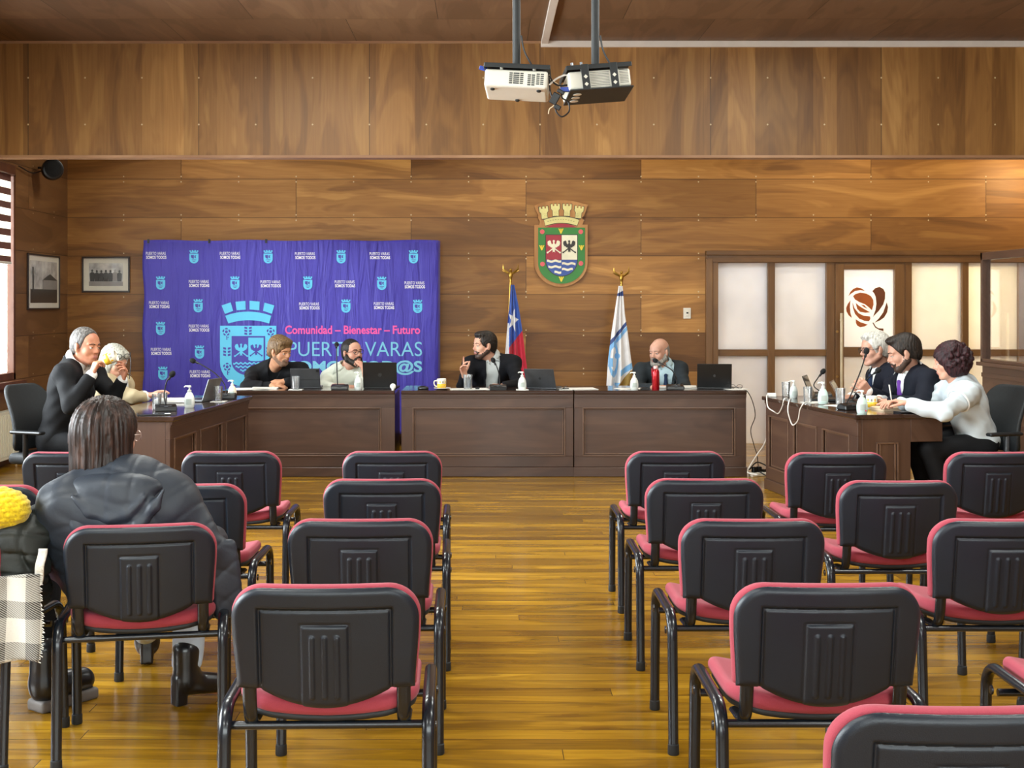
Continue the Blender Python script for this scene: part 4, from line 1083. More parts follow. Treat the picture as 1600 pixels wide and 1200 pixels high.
def rose(cx, cy, r, stem=True):
    P = []
    for k in range(5):
        a = 2 * PI * k / 5 - PI / 2
        P.append([(cx + r * (math.cos(a + d) * m), cy + r * (math.sin(a + d) * m)) for d, m in ((-.5, .78), (-.35, 1.0), (0, 1.08), (.35, 1.0), (.5, .78), (.2, .66), (-.2, .66))])
    P.append([(cx + r * .42 * math.cos(a), cy + r * .42 * math.sin(a)) for a in [2 * PI * i / 5 for i in range(5)]])
    if stem:
        P.append([(cx - .02 * r, cy + r), (cx + .22 * r, cy + r), (cx + .25 * r, cy + 2.1 * r), (cx + .02 * r, cy + 2.1 * r)])
        P.append([(cx + .2 * r, cy + 1.5 * r), (cx + .65 * r, cy + 1.2 * r), (cx + .5 * r, cy + 1.6 * r)])
    return P
def sprig(cx, cy, w_, h_):
    P = []
    for i in range(3):
        y = cy - h_ / 2 + h_ * (i + .5) / 3; e = h_ / 3 * .42
        for k in (-1, 1): P.append([(cx + k * .12 * w_, y + e), (cx + k * .5 * w_, y + e * .6), (cx + k * .5 * w_, y - e), (cx + k * .12 * w_, y - e * .5)])
    return P
# small shields
for x, y in [(303, 401), (419, 401), (533, 401), (646, 401), (251, 442), (367, 442), (481, 442), (596.5, 442.5), (309.5, 477.5), (540.5, 478), (652.5, 478.5), (251, 513), (311.7, 550), (254.5, 583)]:
    k = 1.0
    P = [shield(x - 7, x + 7.2, y - 4.6, y + 4, y + 10.6, 10)]
    P.append([(x - 5.4, y - 5.4), (x - 6, y - 7.4), (x, y - 8.4), (x + 6, y - 7.4), (x + 5.4, y - 5.4), (x, y - 6.3)])
    for q in (-5.8, -2, 2, 5.8): P.append([(x + q - 1.1, y - 8.2 + abs(q) * .12), (x + q - 1.3, y - 10.4 + abs(q) * .12), (x + q + 1.3, y - 10.4 + abs(q) * .12), (x + q + 1.1, y - 8.2 + abs(q) * .12)])
    o = printed('small_shield_print', P, m_cy, .0045)
    Q = [[(x - 4.4, y - 2.6), (x, y - 2.6), (x, y + 3.4), (x - 3, y + 2.4), (x - 4.4, y + 1)], [(x + .8, y - 1.6), (x + 3.8, y - 2), (x + 2.6, y + .4), (x + 3.6, y + 2.6), (x + 1, y + 1.6)],
         [(x - 3.4, y + 4.6), (x + 4, y + 4.6), (x + 3.6, y + 5.4), (x - 3, y + 5.4)], [(x - 2.2, y + 7), (x + 2.6, y + 7), (x + 1.8, y + 7.8), (x - 1.6, y + 7.8)]]
    printed('shield_detail', Q, m_pu, .0065, o)
# large shield
def cq(x, y): return (330 + x / 8, 460 + y / 8)
top = [(175 + (752 - 175) * i / 14, 267 - 52 * (1 - ((i - 7) / 7) ** 2)) for i in range(15)]
bot = [(725 - (725 - 215) * i / 14, 364 - 42 * (1 - ((i - 7) / 7) ** 2)) for i in range(15)]
P = [[(130, 138), (243, 100), (275, 205), (172, 245)], [(303, 92), (428, 82), (432, 190), (318, 198)], [(480, 80), (606, 90), (602, 198), (480, 188)], [(668, 103), (790, 138), (760, 242), (650, 205)], top + bot, shield(110, 815, 392, 850, 1165)]
big = printed('large_shield_print', [[cq(*p) for p in q] for q in P], m_cy, .005)
P = [shield(255, 676, 520, 840, 1012)]
for x, y in ((190, 468), (745, 465), (200, 905), (740, 905)): P += rose(x, y, 48)
P += sprig(462, 455, 92, 110) + sprig(197, 715, 92, 120) + sprig(735, 715, 92, 120)
printed('shield_border_print', [[cq(*p) for p in q] for q in P], m_pu, .0065, big)
inn = lambda x, y: y < 840 or ((x - 465) / 195) ** 2 + ((y - 840) / 150) ** 2 < 1
P = [shield(466, 656, 540, 820, 835, 4)]
P += eagle(375, 700, 165)
for y in (862, 905, 950): P += wave_band(275, 660, y, 20, 9, 55, 40, inn)
printed('shield_field_print', [[cq(*p) for p in q] for q in P], m_cy, .008, big)
printed('eagle_print', [[cq(*p) for p in q] for q in eagle(563, 700, 150)], m_pu, .0095, big)
ptext('motto_text', 'Comunidad – Bienestar – Futuro', 445.5, 656.5, 508.5, 522, m_pk, .025)
ptext('headline_text', 'PUERTO VARAS', 451, 659.5, 534, 556.5, m_cy2, -.002)
ptext('headline_text', 'SOMOS TOD@S', 451, 659.5, 563, 586, m_cy2, .03)

# ------------------------------------------------------------------ carved municipal shield on the wall
def wq(x, y): return (wx(820 + x / 7.5), wz(300 + y / 7.5))
arms = thing('wall_shield', 'carved and painted wooden shield with tower crown, high on the back wall', 'shield', (0, WY, 0))
m_tan = plain_wood('shield_wood', [rgb('#a9743c'), rgb('#8a5a2a'), rgb('#bf8c52')], 2, .4)
def layer(name, polys, y0, y1, m, parent=arms, conv=wq):
    b = MB()
    for i, p in enumerate(polys): b.prism([conv(*c) for c in p], -y1 - i * .00001, -y0)
    return b.build(name, m, parent)
outl = [(110, 165)] + [(110 + (735 - 110) * i / 12, 160 - 62 * (1 - ((i - 6) / 6) ** 2)) for i in range(1, 12)] + [(735, 152), (712, 225), (690, 282), (664, 305), (688, 340), (672, 385), (733, 385)] + ell_pts(421, 820, 312, 292, 0, PI, 30) + [(110, 388), (168, 388), (176, 350), (152, 305), (160, 275), (130, 220)]
layer('back_board', [outl], .002, .035, m_tan)
m_gr, m_rd, m_cr, m_bl, m_pi, m_ye, m_dk = (mat(n, c, .4, var=.08) for n, c in (('paint_green', '#2c7a2a'), ('paint_red', '#a01e30'), ('paint_cream', '#e9e3c6'), ('paint_blue', '#2f4f9a'), ('paint_rose', '#d65a5e'), ('paint_yellow', '#e6cb2c'), ('paint_dark', '#262019')))
m_to = mat('paint_tower', '#d9cf8a', .45, var=.1)
layer('green_border', [[(155, 420), (702, 420)] + ell_pts(428, 830, 274, 245, 0, PI, 28)], .035, .041, m_gr)
layer('red_arch', [[(245, 416)] + [(245 + 360 * i / 10, 414 - 40 * (1 - ((i - 5) / 5) ** 2)) for i in range(11)] + [(605, 416)]], .035, .040, m_rd)
layer('field_edge', [[(238, 500), (618, 500)] + ell_pts(428, 800, 190, 192, 0, PI, 20)], .041, .043, m_dk)
layer('red_field', [[(247, 508), (425, 508), (425, 795), (247, 795)]], .043, .045, m_rd)
layer('white_field', [[(430, 508), (610, 508), (610, 795), (430, 795)]], .043, .045, m_cr)
layer('water_field', [[(247, 798), (610, 798)] + ell_pts(428, 805, 181, 178, .02, PI - .02, 18)], .043, .045, m_bl)
inw = lambda x, y: ((x - 428) / 178) ** 2 + ((y - 800) / 176) ** 2 < 1 or y < 800
P = []
for y in (812, 878, 942): P += wave_band(250, 424, y, 26, 6, 95, 22, inw)
for y in (842, 908, 970): P += wave_band(432, 606, y, 26, 6, 95, 22, inw)
layer('wave', P, .045, .047, m_cr)
layer('white_eagle', eagle(337, 645, 155), .045, .048, m_cr)
layer('black_eagle', eagle(517, 645, 150), .045, .048, m_dk)
layer('rose', [ell_pts(x, y, 28, 28, 0, 2 * PI, 10)[:-1] for x, y in ((202, 468), (652, 468), (205, 846), (654, 838))], .041, .046, m_pi)
P = []
for x, y in ((421, 460), (197, 655), (660, 655), (425, 1022)):
    for k in (-1, 0, 1): P.append([(x - 5, y + 30), (x + 5, y + 30), (x + k * 24 + 7, y - 28), (x + k * 24 - 7, y - 30)])
layer('wheat', P, .041, .045, m_ye)
T = []; TD = []
for cx, cy, a in ((222, 235, -.12), (357, 205, -.04), (493, 205, .04), (630, 230, .12)):
    def rt(p): return (cx + p[0] * math.cos(a) - p[1] * math.sin(a), cy + p[0] * math.sin(a) + p[1] * math.cos(a))
    s_ = [(-52, -60), (-30, -60), (-30, -38), (-12, -38), (-12, -62), (12, -62), (12, -38), (30, -38), (30, -60), (52, -60), (52, -5), (34, 15), (34, 80), (-34, 80), (-34, 15), (-52, -5)]
    TD.append([rt((x * 1.12, y * 1.1)) for x, y in s_]); T.append([rt(p) for p in s_])
lo = [(222 + (632 - 222) * i / 10, 330 - 38 * (1 - ((i - 5) / 5) ** 2)) for i in range(11)]
hi = [(610 - (610 - 240) * i / 10, 398 - 34 * (1 - ((i - 5) / 5) ** 2)) for i in range(11)]
layer('crown_outline', TD + [[(x * 1.02 - 8, y - 8) for x, y in lo] + [(x * 1.01 - 4, y + 6) for x, y in hi]], .035, .039, m_dk)
layer('crown_tower', T + [lo + hi], .039, .044, m_to)
P = []
for cx, cy in ((240, 282), (362, 262), (486, 262), (606, 280)):
    for j in range(3):
        for i in range(2): P.append([(cx - 22 + i * 22 + (j % 2) * 6, cy - 22 + j * 18), (cx - 6 + i * 22 + (j % 2) * 6, cy - 22 + j * 18), (cx - 6 + i * 22 + (j % 2) * 6, cy - 20 + j * 18), (cx - 22 + i * 22 + (j % 2) * 6, cy - 20 + j * 18)])
for i in range(11): P.append([(262 + i * 30, 352 - 30 * (1 - ((i - 5) / 5.5) ** 2)), (278 + i * 30, 352 - 30 * (1 - ((i - 5) / 5.5) ** 2)), (278 + i * 30, 356 - 30 * (1 - ((i - 5) / 5.5) ** 2)), (262 + i * 30, 356 - 30 * (1 - ((i - 5) / 5.5) ** 2))])
layer('masonry', P, .044, .046, m_dk)

# ------------------------------------------------------------------ flags
m_gold = mat('brass_finial', '#b08a3e', .3, .9)
def finial_eagle(b, x, y, z):
    b.lathe([(.006, 0), (.016, .01), (.012, .03), (.02, .05), (.024, .075), (.016, .10), (.01, .115)], 12, c=(x, y, z))
    b.ball((x, y - .012, z + .125), .016, 6); b.tube([(x, y - .02, z + .125), (x, y - .045, z + .118)], [.007, .002], 6)
    for s in (-1, 1):
        for k in range(4): b.tube([(x + s * .012, y + .005, z + .085), (x + s * (.045 + .01 * k), y + .01, z + .10 + .012 * k), (x + s * (.09 - .004 * k), y + .012, z + .10 + .022 * k + .02)], [.011, .009, .003], 6)
def flag(label, px, ptop, pbase, d, edges, mats, colfn, nfold, ph):
    t = thing('flag', label, 'flag', (0, 0, 0), 0, None)
    x0, _, z0 = at(px[0], ptop, d); x1 = at(px[1], 600, d).x
    zb = 0.02; xb = x1 + (x1 - x0) * .6
    p0, p1 = V((x0, d + .03, z0 - .02)), V((xb, d + .03, zb))
    MB().tube([p0, p1], .013, 10).build('flagpole', m_gold, t, smooth=True)
    b = MB(); finial_eagle(b, x0, d + .03, z0 - .03); b.build('finial', m_gold, t, smooth=True)
    MB().lathe([(.001, 0), (.15, 0), (.15, .03), (.04, .05), (.03, .12), (.001, .12)], 20, c=(xb, d + .03, 0)).build('stand_base', m_trimdark, t, smooth=True)
    ys = [e[0] for e in edges]
    def ed(y, k):
        for i in range(len(edges) - 1):
            if y <= edges[i + 1][0] or i == len(edges) - 2:
                f = (y - edges[i][0]) / (edges[i + 1][0] - edges[i][0]); return edges[i][k] + (edges[i + 1][k] - edges[i][k]) * f
    def fn(u, v):
        y = ys[-1] + (ys[0] - ys[-1]) * v
        # each column hangs to a slightly different hem
        xl, xr = ed(y, 1), ed(y, 2)
        amp = .012 + .05 * (1 - v)
        p = at(xl + (xr - xl) * u, y, d)
        return (p.x, d - .02 + amp * math.sin(2 * PI * nfold * u + ph) * (.5 + .5 * math.sin(3 * u + 1)), p.z)
    def mf(u, v):
        y = ys[-1] + (ys[0] - ys[-1]) * v; return colfn(ed(y, 1) + (ed(y, 2) - ed(y, 1)) * u, y, u)
    MB().grid(fn, 110, 330, 0, mf).build('flag_cloth', mats, t, smooth='all', solid=.002)
    return t
def in_poly(x, y, P):
    c = False; j = len(P) - 1
    for i in range(len(P)):
        if (P[i][1] > y) != (P[j][1] > y) and x < (P[j][0] - P[i][0]) * (y - P[i][1]) / (P[j][1] - P[i][1]) + P[i][0]: c = not c
        j = i
    return c
def fabric_plain(n, c): return mat(n, c, .7, var=.06, bump=.15, bs=300, sheen=.2)
cloth_m = [fabric_plain('flag_blue', '#2f57b0'), fabric_plain('flag_red', '#c81f3c'), fabric_plain('flag_white', '#eae8e8')]
cr7 = lambda x, y: (760 + x / 3.6375, 290 + y / 3.6375)
star = []
for k in range(10):
    a = -PI / 2 + 2 * PI * k / 10 + .25; r = 42 if k % 2 == 0 else 16
    star.append(cr7(152 + r * .74 * math.cos(a), 765 + r * 1.7 * math.sin(a)))
def chile(x, y, u):
    if in_poly(x, y, star): return 2
    yb = cr7(0, 935)[1] + (cr7(0, 825)[1] - cr7(0, 935)[1]) * (x - cr7(118, 0)[0]) / (cr7(203, 0)[0] - cr7(118, 0)[0])
    if u < .10 + .10 * max(0, (y - 500) / 60) and y > 505: return 2
    return 0 if y < yb else 1
flag('blue, white and red flag with a star, behind the man in navy', (798, 791), 436, 0, 13.35,
     [(445, 798.5, 803.5), (480, 795.5, 810.5), (520, 792, 816.5), (560, 789, 821.5), (600, 787, 827), (660, 786, 834)], cloth_m, chile, 3.2, .6)
wf = [fabric_plain('flag_white', '#eae8e8'), fabric_plain('flag_navy', '#2a4480'), fabric_plain('flag_sky', '#7fb8e6'), mat('gold_fringe', '#a98a48', .8, bump=.6, bs=200)]
def muni(x, y, u):
    X, Y = (x - 760) * 3.6375, (y - 290) * 3.6375
    if Y < 628 and Y > 598 + (775 - X) * .5: return 1
    l = 775 + (790 - X) * 1.235
    if l < Y < l + 26: return 1
    if l + 30 < Y < l + 58: return 2
    if in_poly(X, Y, [(760, 1050), (832, 1000), (834, 1035), (760, 1085)]): return 2
    if Y > 1050 and u > .5 and Y > 1128 - (X - 765) * 1.2 - 14: return 3
    r = math.hypot((X - 722) / 26, (Y - 985) / 95)
    if .72 < r < 1.1: return 2
    if math.hypot(X - 742, Y - 968) < 16 or (abs(X - 705) < 12 and 980 < Y < 1030): return 2
    if X < 706 and 930 < Y < 950: return 2
    if Y > 1120 and 730 < X < 760: return 2
    return 0
flag('white municipal flag with blue stripes and gold fringe, left of the bald man', (971.5, 968), 440, 0, 13.35,
     [(447, 966.5, 972.5), (490, 960, 976), (520, 955.5, 980.5), (560, 950.5, 985.5), (575, 949.5, 988), (600, 948, 984), (612, 947.5, 972), (660, 947, 966)], wf, muni, 2.6, 2.0)

# ------------------------------------------------------------------ framed photographs, switch, speaker, radiator
def photo_mat(name, seed):
    t = NT(name); v = t.obj()
    n = t.noise(t.n('ShaderNodeMapping', {0: v, 1: (seed, seed, 0)}).outputs[0], 9, 5)
    c = t.ramp(n, [(.3, '#8b8884'), (.5, '#b3afa9'), (.7, '#cfcac2')])
    return t.out(t.princ(Base_Color=c, Roughness=.25, Coat_Weight=.4))
m_fr = mat('picture_frame_dark', '#2e2018', .35)
m_mat2 = mat('picture_mount', '#d9d5c6', .5, var=.03)
def picture(label, loc, rz, w_, h_, content, vert=False):
    t = thing('framed_photograph', label, 'picture', loc, rz, 'framed black and white photographs')
    b = MB(); f = .018
    frame_loop(b, -w_ / 2, w_ / 2, -h_ / 2, h_ / 2, -.004, f, .018); b.build('frame', m_fr, t, bevel=.003)
    MB().box((-w_ / 2 + f, -.010, -h_ / 2 + f), (w_ / 2 - f, -.002, h_ / 2 - f)).build('mount', m_mat2, t)
    iw, ih = w_ / 2 - .075, h_ / 2 - .07
    ph = MB().box((-iw, -.0065, -ih), (iw, -.0102, ih)).build('photo', photo_mat('photo_grey_%d' % int(w_ * 100), w_ * 7), t)
    b = MB(); content(b, iw, ih); b.build('photo_figures', [mat('photo_dark', '#37332f', .3), mat('photo_mid', '#8a8580', .3)], ph)
    return t
def people_row(b, iw, ih):
    for i in range(7):
        x = -iw * .8 + i * iw * 1.6 / 6; h = ih * random.uniform(.95, 1.15)
        b.prism([(x - .022, -ih * .6), (x + .022, -ih * .6), (x + .026, -ih * .6 + h * .7), (x + .008, -ih * .6 + h * .8), (x - .008, -ih * .6 + h * .8), (x - .026, -ih * .6 + h * .7)], -.016, -.0112, i % 2 if i > 4 else 0)
        b.prism(ell_pts(x, -ih * .6 + h * .92, .011, .014, 0, 2 * PI, 10)[:-1], -.016, -.0112, i % 2 if i > 4 else 0)
    b.box((-iw, -.0125, -ih), (iw, -.0112, -ih * .62), 1)
def street_view(b, iw, ih):
    b.box((-iw, -.0125, -ih), (iw, -.0112, -ih * .35), 0); b.box((-iw * .1, -.014, -ih * .35), (iw, -.0117, ih * .1), 1)
    b.box((-iw * .85, -.016, -ih * .5), (-iw * .78, -.0112, ih * .7), 0); b.prism([(-iw * .1, ih * .1), (iw * .45, ih * .4), (iw, ih * .1)], -.015, -.0112, 0)
picture('framed group photograph on the back wall left of the banner', (wx(166), WY, wz(429)), 0, .515, .385, people_row)
picture('framed photograph hung on the left wall beside the window', (XL, 12.99, 1.722), PI / 2, .93, .56, street_view)
sw = thing('wall_socket', 'white wall switch plate to the left of the glazed partition', 'switch', (wx(1073.5), WY, wz(489.5)))
MB().box((-.04, -.012, -.058), (.04, 0, .058)).build('plate', m_white, sw, bevel=.004)
MB().box((-.016, -.017, -.03), (.016, -.012, .03)).build('switch_rocker', m_white, sw, bevel=.002); MB().box((-.01, -.0175, -.004), (.012, -.0168, .012)).build('socket_slot', m_bpl, sw)
sp = thing('loudspeaker', 'round black loudspeaker in the upper left corner under the beam', 'speaker', at(82, 265, 12.75))
q = Matrix.Rotation(D(25), 4, 'Z') @ Matrix.Rotation(PI / 2, 4, 'X')
MB().lathe([(.001, -.09), (.08, -.085), (.105, -.05), (.108, .03), (.10, .06), (.09, .065)], 24, M=q).build('speaker_body', m_bpl, sp, smooth=True)
MB().lathe([(.09, .062), (.06, .072), (.001, .076)], 24, M=q).build('speaker_grille', m_foam, sp, smooth=True)
MB().tube([(-.03, .05, 0), (-.10, .08, .02), (-.175, .10, .03)], .012, 8).build('wall_bracket', m_opl, sp, smooth=True)
cable('speaker_cable', 'dark cable from the loudspeaker to the window blind along the left wall', [V((XL + .025, 12.25, 2.82)), V((XL + .035, 12.6, 2.79)), V((XL + .06, 12.9, 2.86))], .006, m_cabb)
ra = thing('radiator', 'cream panel radiator on the left wall under the window', 'radiator', (XL + .002, 11.45, 0))
b = MB().box((.05, -.62, .08), (.13, .62, .52))
for i in range(31): b.box((.128, -.6 + i * .04, .11), (.135, -.582 + i * .04, .49))
b.build('radiator_panel', mat('radiator_cream', '#dcd8c2', .35, var=.03), ra, bevel=.004)
for y in (-.5, .5): MB().box((0, y - .03, .3), (.05, y + .03, .34)).build('wall_bracket', m_white, ra)
MB().tube([(.09, .55, .0), (.09, .55, .09)], .01, 8).build('pipe', m_white, ra, smooth=True)

# ------------------------------------------------------------------ ceiling projectors
m_proj = mat('projector_white', '#dad8ca', .35, var=.04)
m_projk = mat('mount_black', '#2b2e2f', .45, .2)
def projector(label, c, yaw, pitch, roll, pole_px, strapped):
    t = thing('projector', label, 'projector', c, 0, 'ceiling mounted projectors')
    R = (Euler((pitch, 0, 0)).to_matrix() @ Matrix.Identity(3)).to_4x4()
    R = Matrix.Rotation(yaw, 4, 'Z') @ Matrix.Rotation(roll, 4, 'Y') @ Matrix.Rotation(pitch, 4, 'X')
    w_, d_, h_ = .325, .235, .095
    body = sdf_obj('projector_body', [sd_box((0, 0, 0), (w_ / 2, d_ / 2, h_ / 2), None, .012)], .005, m_proj, t); body.matrix_local = R
    def add(b, n, m, smooth=False, bevel=0, parent=t):
        o = b.build(n, m, parent, smooth, bevel)
        if parent is t: o.matrix_local = R
        return o
    b = MB(); y = -d_ / 2 - .001
    if not strapped:
        for gx in (-.035, .0, .06, .105):
            for r in range(6):
                for k in range(2): b.box((gx + k * .021, y, -.028 + r * .0105 + (gx == .06) * -.006), (gx + k * .021 + .017, y + .004, -.028 + r * .0105 + .006 + (gx == .06) * -.006))
    else:
        for r in range(9): b.box((-.05, y, -.036 + r * .0085), (.05, y + .004, -.036 + r * .0085 + .0025)); b.box((.105, y, -.03 + r * .0085), (.15, y + .004, -.03 + r * .0085 + .0025))
    add(b, 'vent_grille', m_grey if strapped else m_projk, parent=body)
    b = MB().lathe([(.03, 0), (.035, .012), (.03, .02), (.027, .014), (.001, .01)], 20, M=Matrix.Rotation(-PI / 2, 4, 'X'), c=(.08 if not strapped else -.06, d_ / 2, .005)); add(b, 'lens', m_bpl, True, parent=body)
    b = MB()
    for x, yy in ((-.12, -.08), (.12, -.08), (0, .09)): b.lathe([(.012, 0), (.012, -.006), (.008, -.009), (.001, -.009)], 10, c=(x, yy, -h_ / 2))
    if not strapped: add(b, 'foot', m_projk, True, parent=body)
    add(MB().box((-w_ / 2 - .005, -d_ / 2 - .01, h_ / 2 + .022), (w_ / 2 + .01, d_ / 2 + .01, h_ / 2 + .028)).box((-w_ / 2 - .005, -d_ / 2 - .014, h_ / 2 + .004), (w_ / 2 + .01, -d_ / 2 - .008, h_ / 2 + .028)).box((-w_ / 2 - .008, -d_ / 2 - .01, h_ / 2 - .0), (-w_ / 2 - .003, d_ / 2, h_ / 2 + .028)), 'mount_tray', m_projk, bevel=.003)
    for x in (-.08, .09): add(MB().tube([(x, -d_ / 2 + .03, h_ / 2 - .002), (x, -d_ / 2 + .03, h_ / 2 + .024)], .009, 8), 'standoff', m_proj, True)
    if strapped:
        add(MB().box((-w_ / 2, -d_ / 2 - .012, -h_ / 2 - .012), (w_ / 2 + .008, d_ / 2, -h_ / 2 - .004)), 'bottom_plate', m_projk, bevel=.003)
        for k in range(3): add(MB().lathe([(.001, 0), (.017, 0), (.017, .002), (.001, .002)], 16, sx=1.3, c=(-.115, -.06 + k * .055, -h_ / 2 - .0145)), 'plate_hole', m_proj)
        for x in (-.075, .075):
            s = add(MB().box((x - .02, -d_ / 2 - .016, -h_ / 2 - .01), (x + .02, -d_ / 2 - .011, h_ / 2 + .03)), 'strap', m_projk, bevel=.003)
            b = MB()
            for z in (-.03, .01): b.prism([(x - .011, z), (x, z - .011), (x + .011, z), (x, z + .011)], -d_ / 2 - .0172, -d_ / 2 - .0162)
            b.build('strap_hole', m_proj, s)
        for x in (-.11, -.06): add(MB().tube([(x, .0, h_ / 2 + .02), (x - .004, 0, h_ / 2 + .085)], .007, 8), 'threaded_rod', m_silver, True)
    px = at(pole_px, 90, c[1])
    x = px.x - c[0]
    MB().tube([(x, 0, h_ / 2 + .02), (x, 0, ZC - c[2])], .021, 16).tube([(x, 0, ZC - c[2] - .02), (x, 0, ZC - c[2])], .07, 16).build('ceiling_pole', m_projk, t, smooth=True)
    MB().tube(smooth_path([(x + .025, -.01, .26), (x + .04, -.02, .18), (x + .08, -.03, .10), (x + .10, -.02, .07)], 6), .005, 6).build('pole_cable', m_cabb, t, smooth=True)
    return t
pl = at(808, 134, 6.7); pr_ = at(931, 134, 6.7)
projector('white ceiling projector on the left with open vent grilles underneath its tray', pl, D(-5), D(-9), D(3.5), 807, False)
projector('ceiling projector on the right held by black straps and bottom plate', pr_, D(6), D(-9), D(-5), 930, True)
P_ = lambda x, y, dd=6.62: at(720 + x / 5, y / 5, dd)
cable('projector_cable', 'black cable looping below the two projectors', [P_(690, 610), P_(700, 720), P_(735, 800), P_(745, 870), P_(790, 912), P_(845, 870), P_(840, 800), P_(790, 760), P_(800, 690)], .004, m_cabb)
cable('projector_cable', 'white cable between the projector on the left and the strapped one', [P_(690, 665), P_(740, 620), P_(800, 590), P_(835, 585)], .005, m_cabw)
cable('projector_cable', 'black cable crossing between the two projectors', [P_(690, 590), P_(720, 640), P_(770, 670), P_(835, 665)], .005, m_cabb)
cable('projector_cable', 'thin cream cable hanging loose below the projectors', [P_(690, 585), P_(705, 625), P_(760, 660), P_(780, 720), P_(730, 820), P_(695, 850), P_(685, 890)], .003, mat('cable_cream', '#d8c3a0', .5))
o = MB().box((-.02, -.012, -.03), (.02, .012, .03)).box((.015, -.01, -.045), (.05, .01, -.02)).box((-.01, -.012, .035), (.03, .01, .055)).build('video_adapter', [m_bpl], bevel=.004); o.location = P_(735, 770, 6.6); o.rotation_euler = (.2, .5, 0); tag(o, 'black cable adapter dangling between the projectors', 'adapter')
o = MB().box((-.026, -.01, -.012), (.026, .01, .012)).tube([(.026, 0, 0), (.07, 0, .006)], .006, 8).build('video_plug', mat('plug_blue', '#24409a', .4), bevel=.003); o.location = P_(815, 700, 6.6); tag(o, 'blue video plug at the left side of the strapped projector', 'plug')
o = MB().box((-.02, -.008, -.01), (.02, .008, .01)).tube([(.02, 0, 0), (.075, .01, .012)], .004, 8).build('video_plug', mat('plug_blue', '#24409a', .4), bevel=.003); o.location = P_(175, 535, 6.65); o.rotation_euler = (0, .3, 0); tag(o, 'blue video plug poking out left of the white projector', 'plug')
# ------------------------------------------------------------------ people
def skin_mat(name, col, red):
    t = NT(name); v = t.obj()
    n = t.noise(v, 16, 3); n2 = t.noise(v, 220, 2)
    c = t.ramp(n, [(.35, rgb(col)), (.75, rgb(red))])
    p = t.princ(Base_Color=c, Roughness=.5, Specular_IOR_Level=.4)
    t.put(p, 'Normal', t.bump(n2, .08, .002)); return t.out(p)
def hair_mat(name, c1, c2, c3, sc=1.0, rough=.5):
    t = NT(name); v = t.obj()
    g = t.noise(t.n('ShaderNodeMapping', {0: v, 3: (90 * sc, 90 * sc, 14 * sc)}).outputs[0], 1.0, 4, .6, .6)
    c = t.ramp(g, [(.3, c1), (.5, c2), (.72, c3)])
    p = t.princ(Base_Color=c, Roughness=rough, Specular_IOR_Level=.35)
    t.put(p, 'Normal', t.bump(g, .8, .006)); return t.out(p)
def cloth_mat(name, col, var=.1, bump=.25, rough=.8, bs=350, sheen=.0): return mat(name, col, rough, var=var, vs=6, bump=bump, bs=bs, sheen=sheen, spec=.25)
SK = {k: skin_mat('skin_' + k, a, b) for k, (a, b) in dict(tan=('#c0876a', '#b06f55'), fair=('#d6a68c', '#c98a74'), warm=('#cf9a76', '#bd7d5f'), pink=('#cc9c86', '#b98770')).items()}
m_lip = mat('lips', '#b0746a', .5); m_eyew = mat('eye_white', '#d8d2cc', .2, var=.02); m_iris = mat('eye_iris', '#1e1511', .15)
m_spec = mat('spectacle_black', '#17181a', .3)

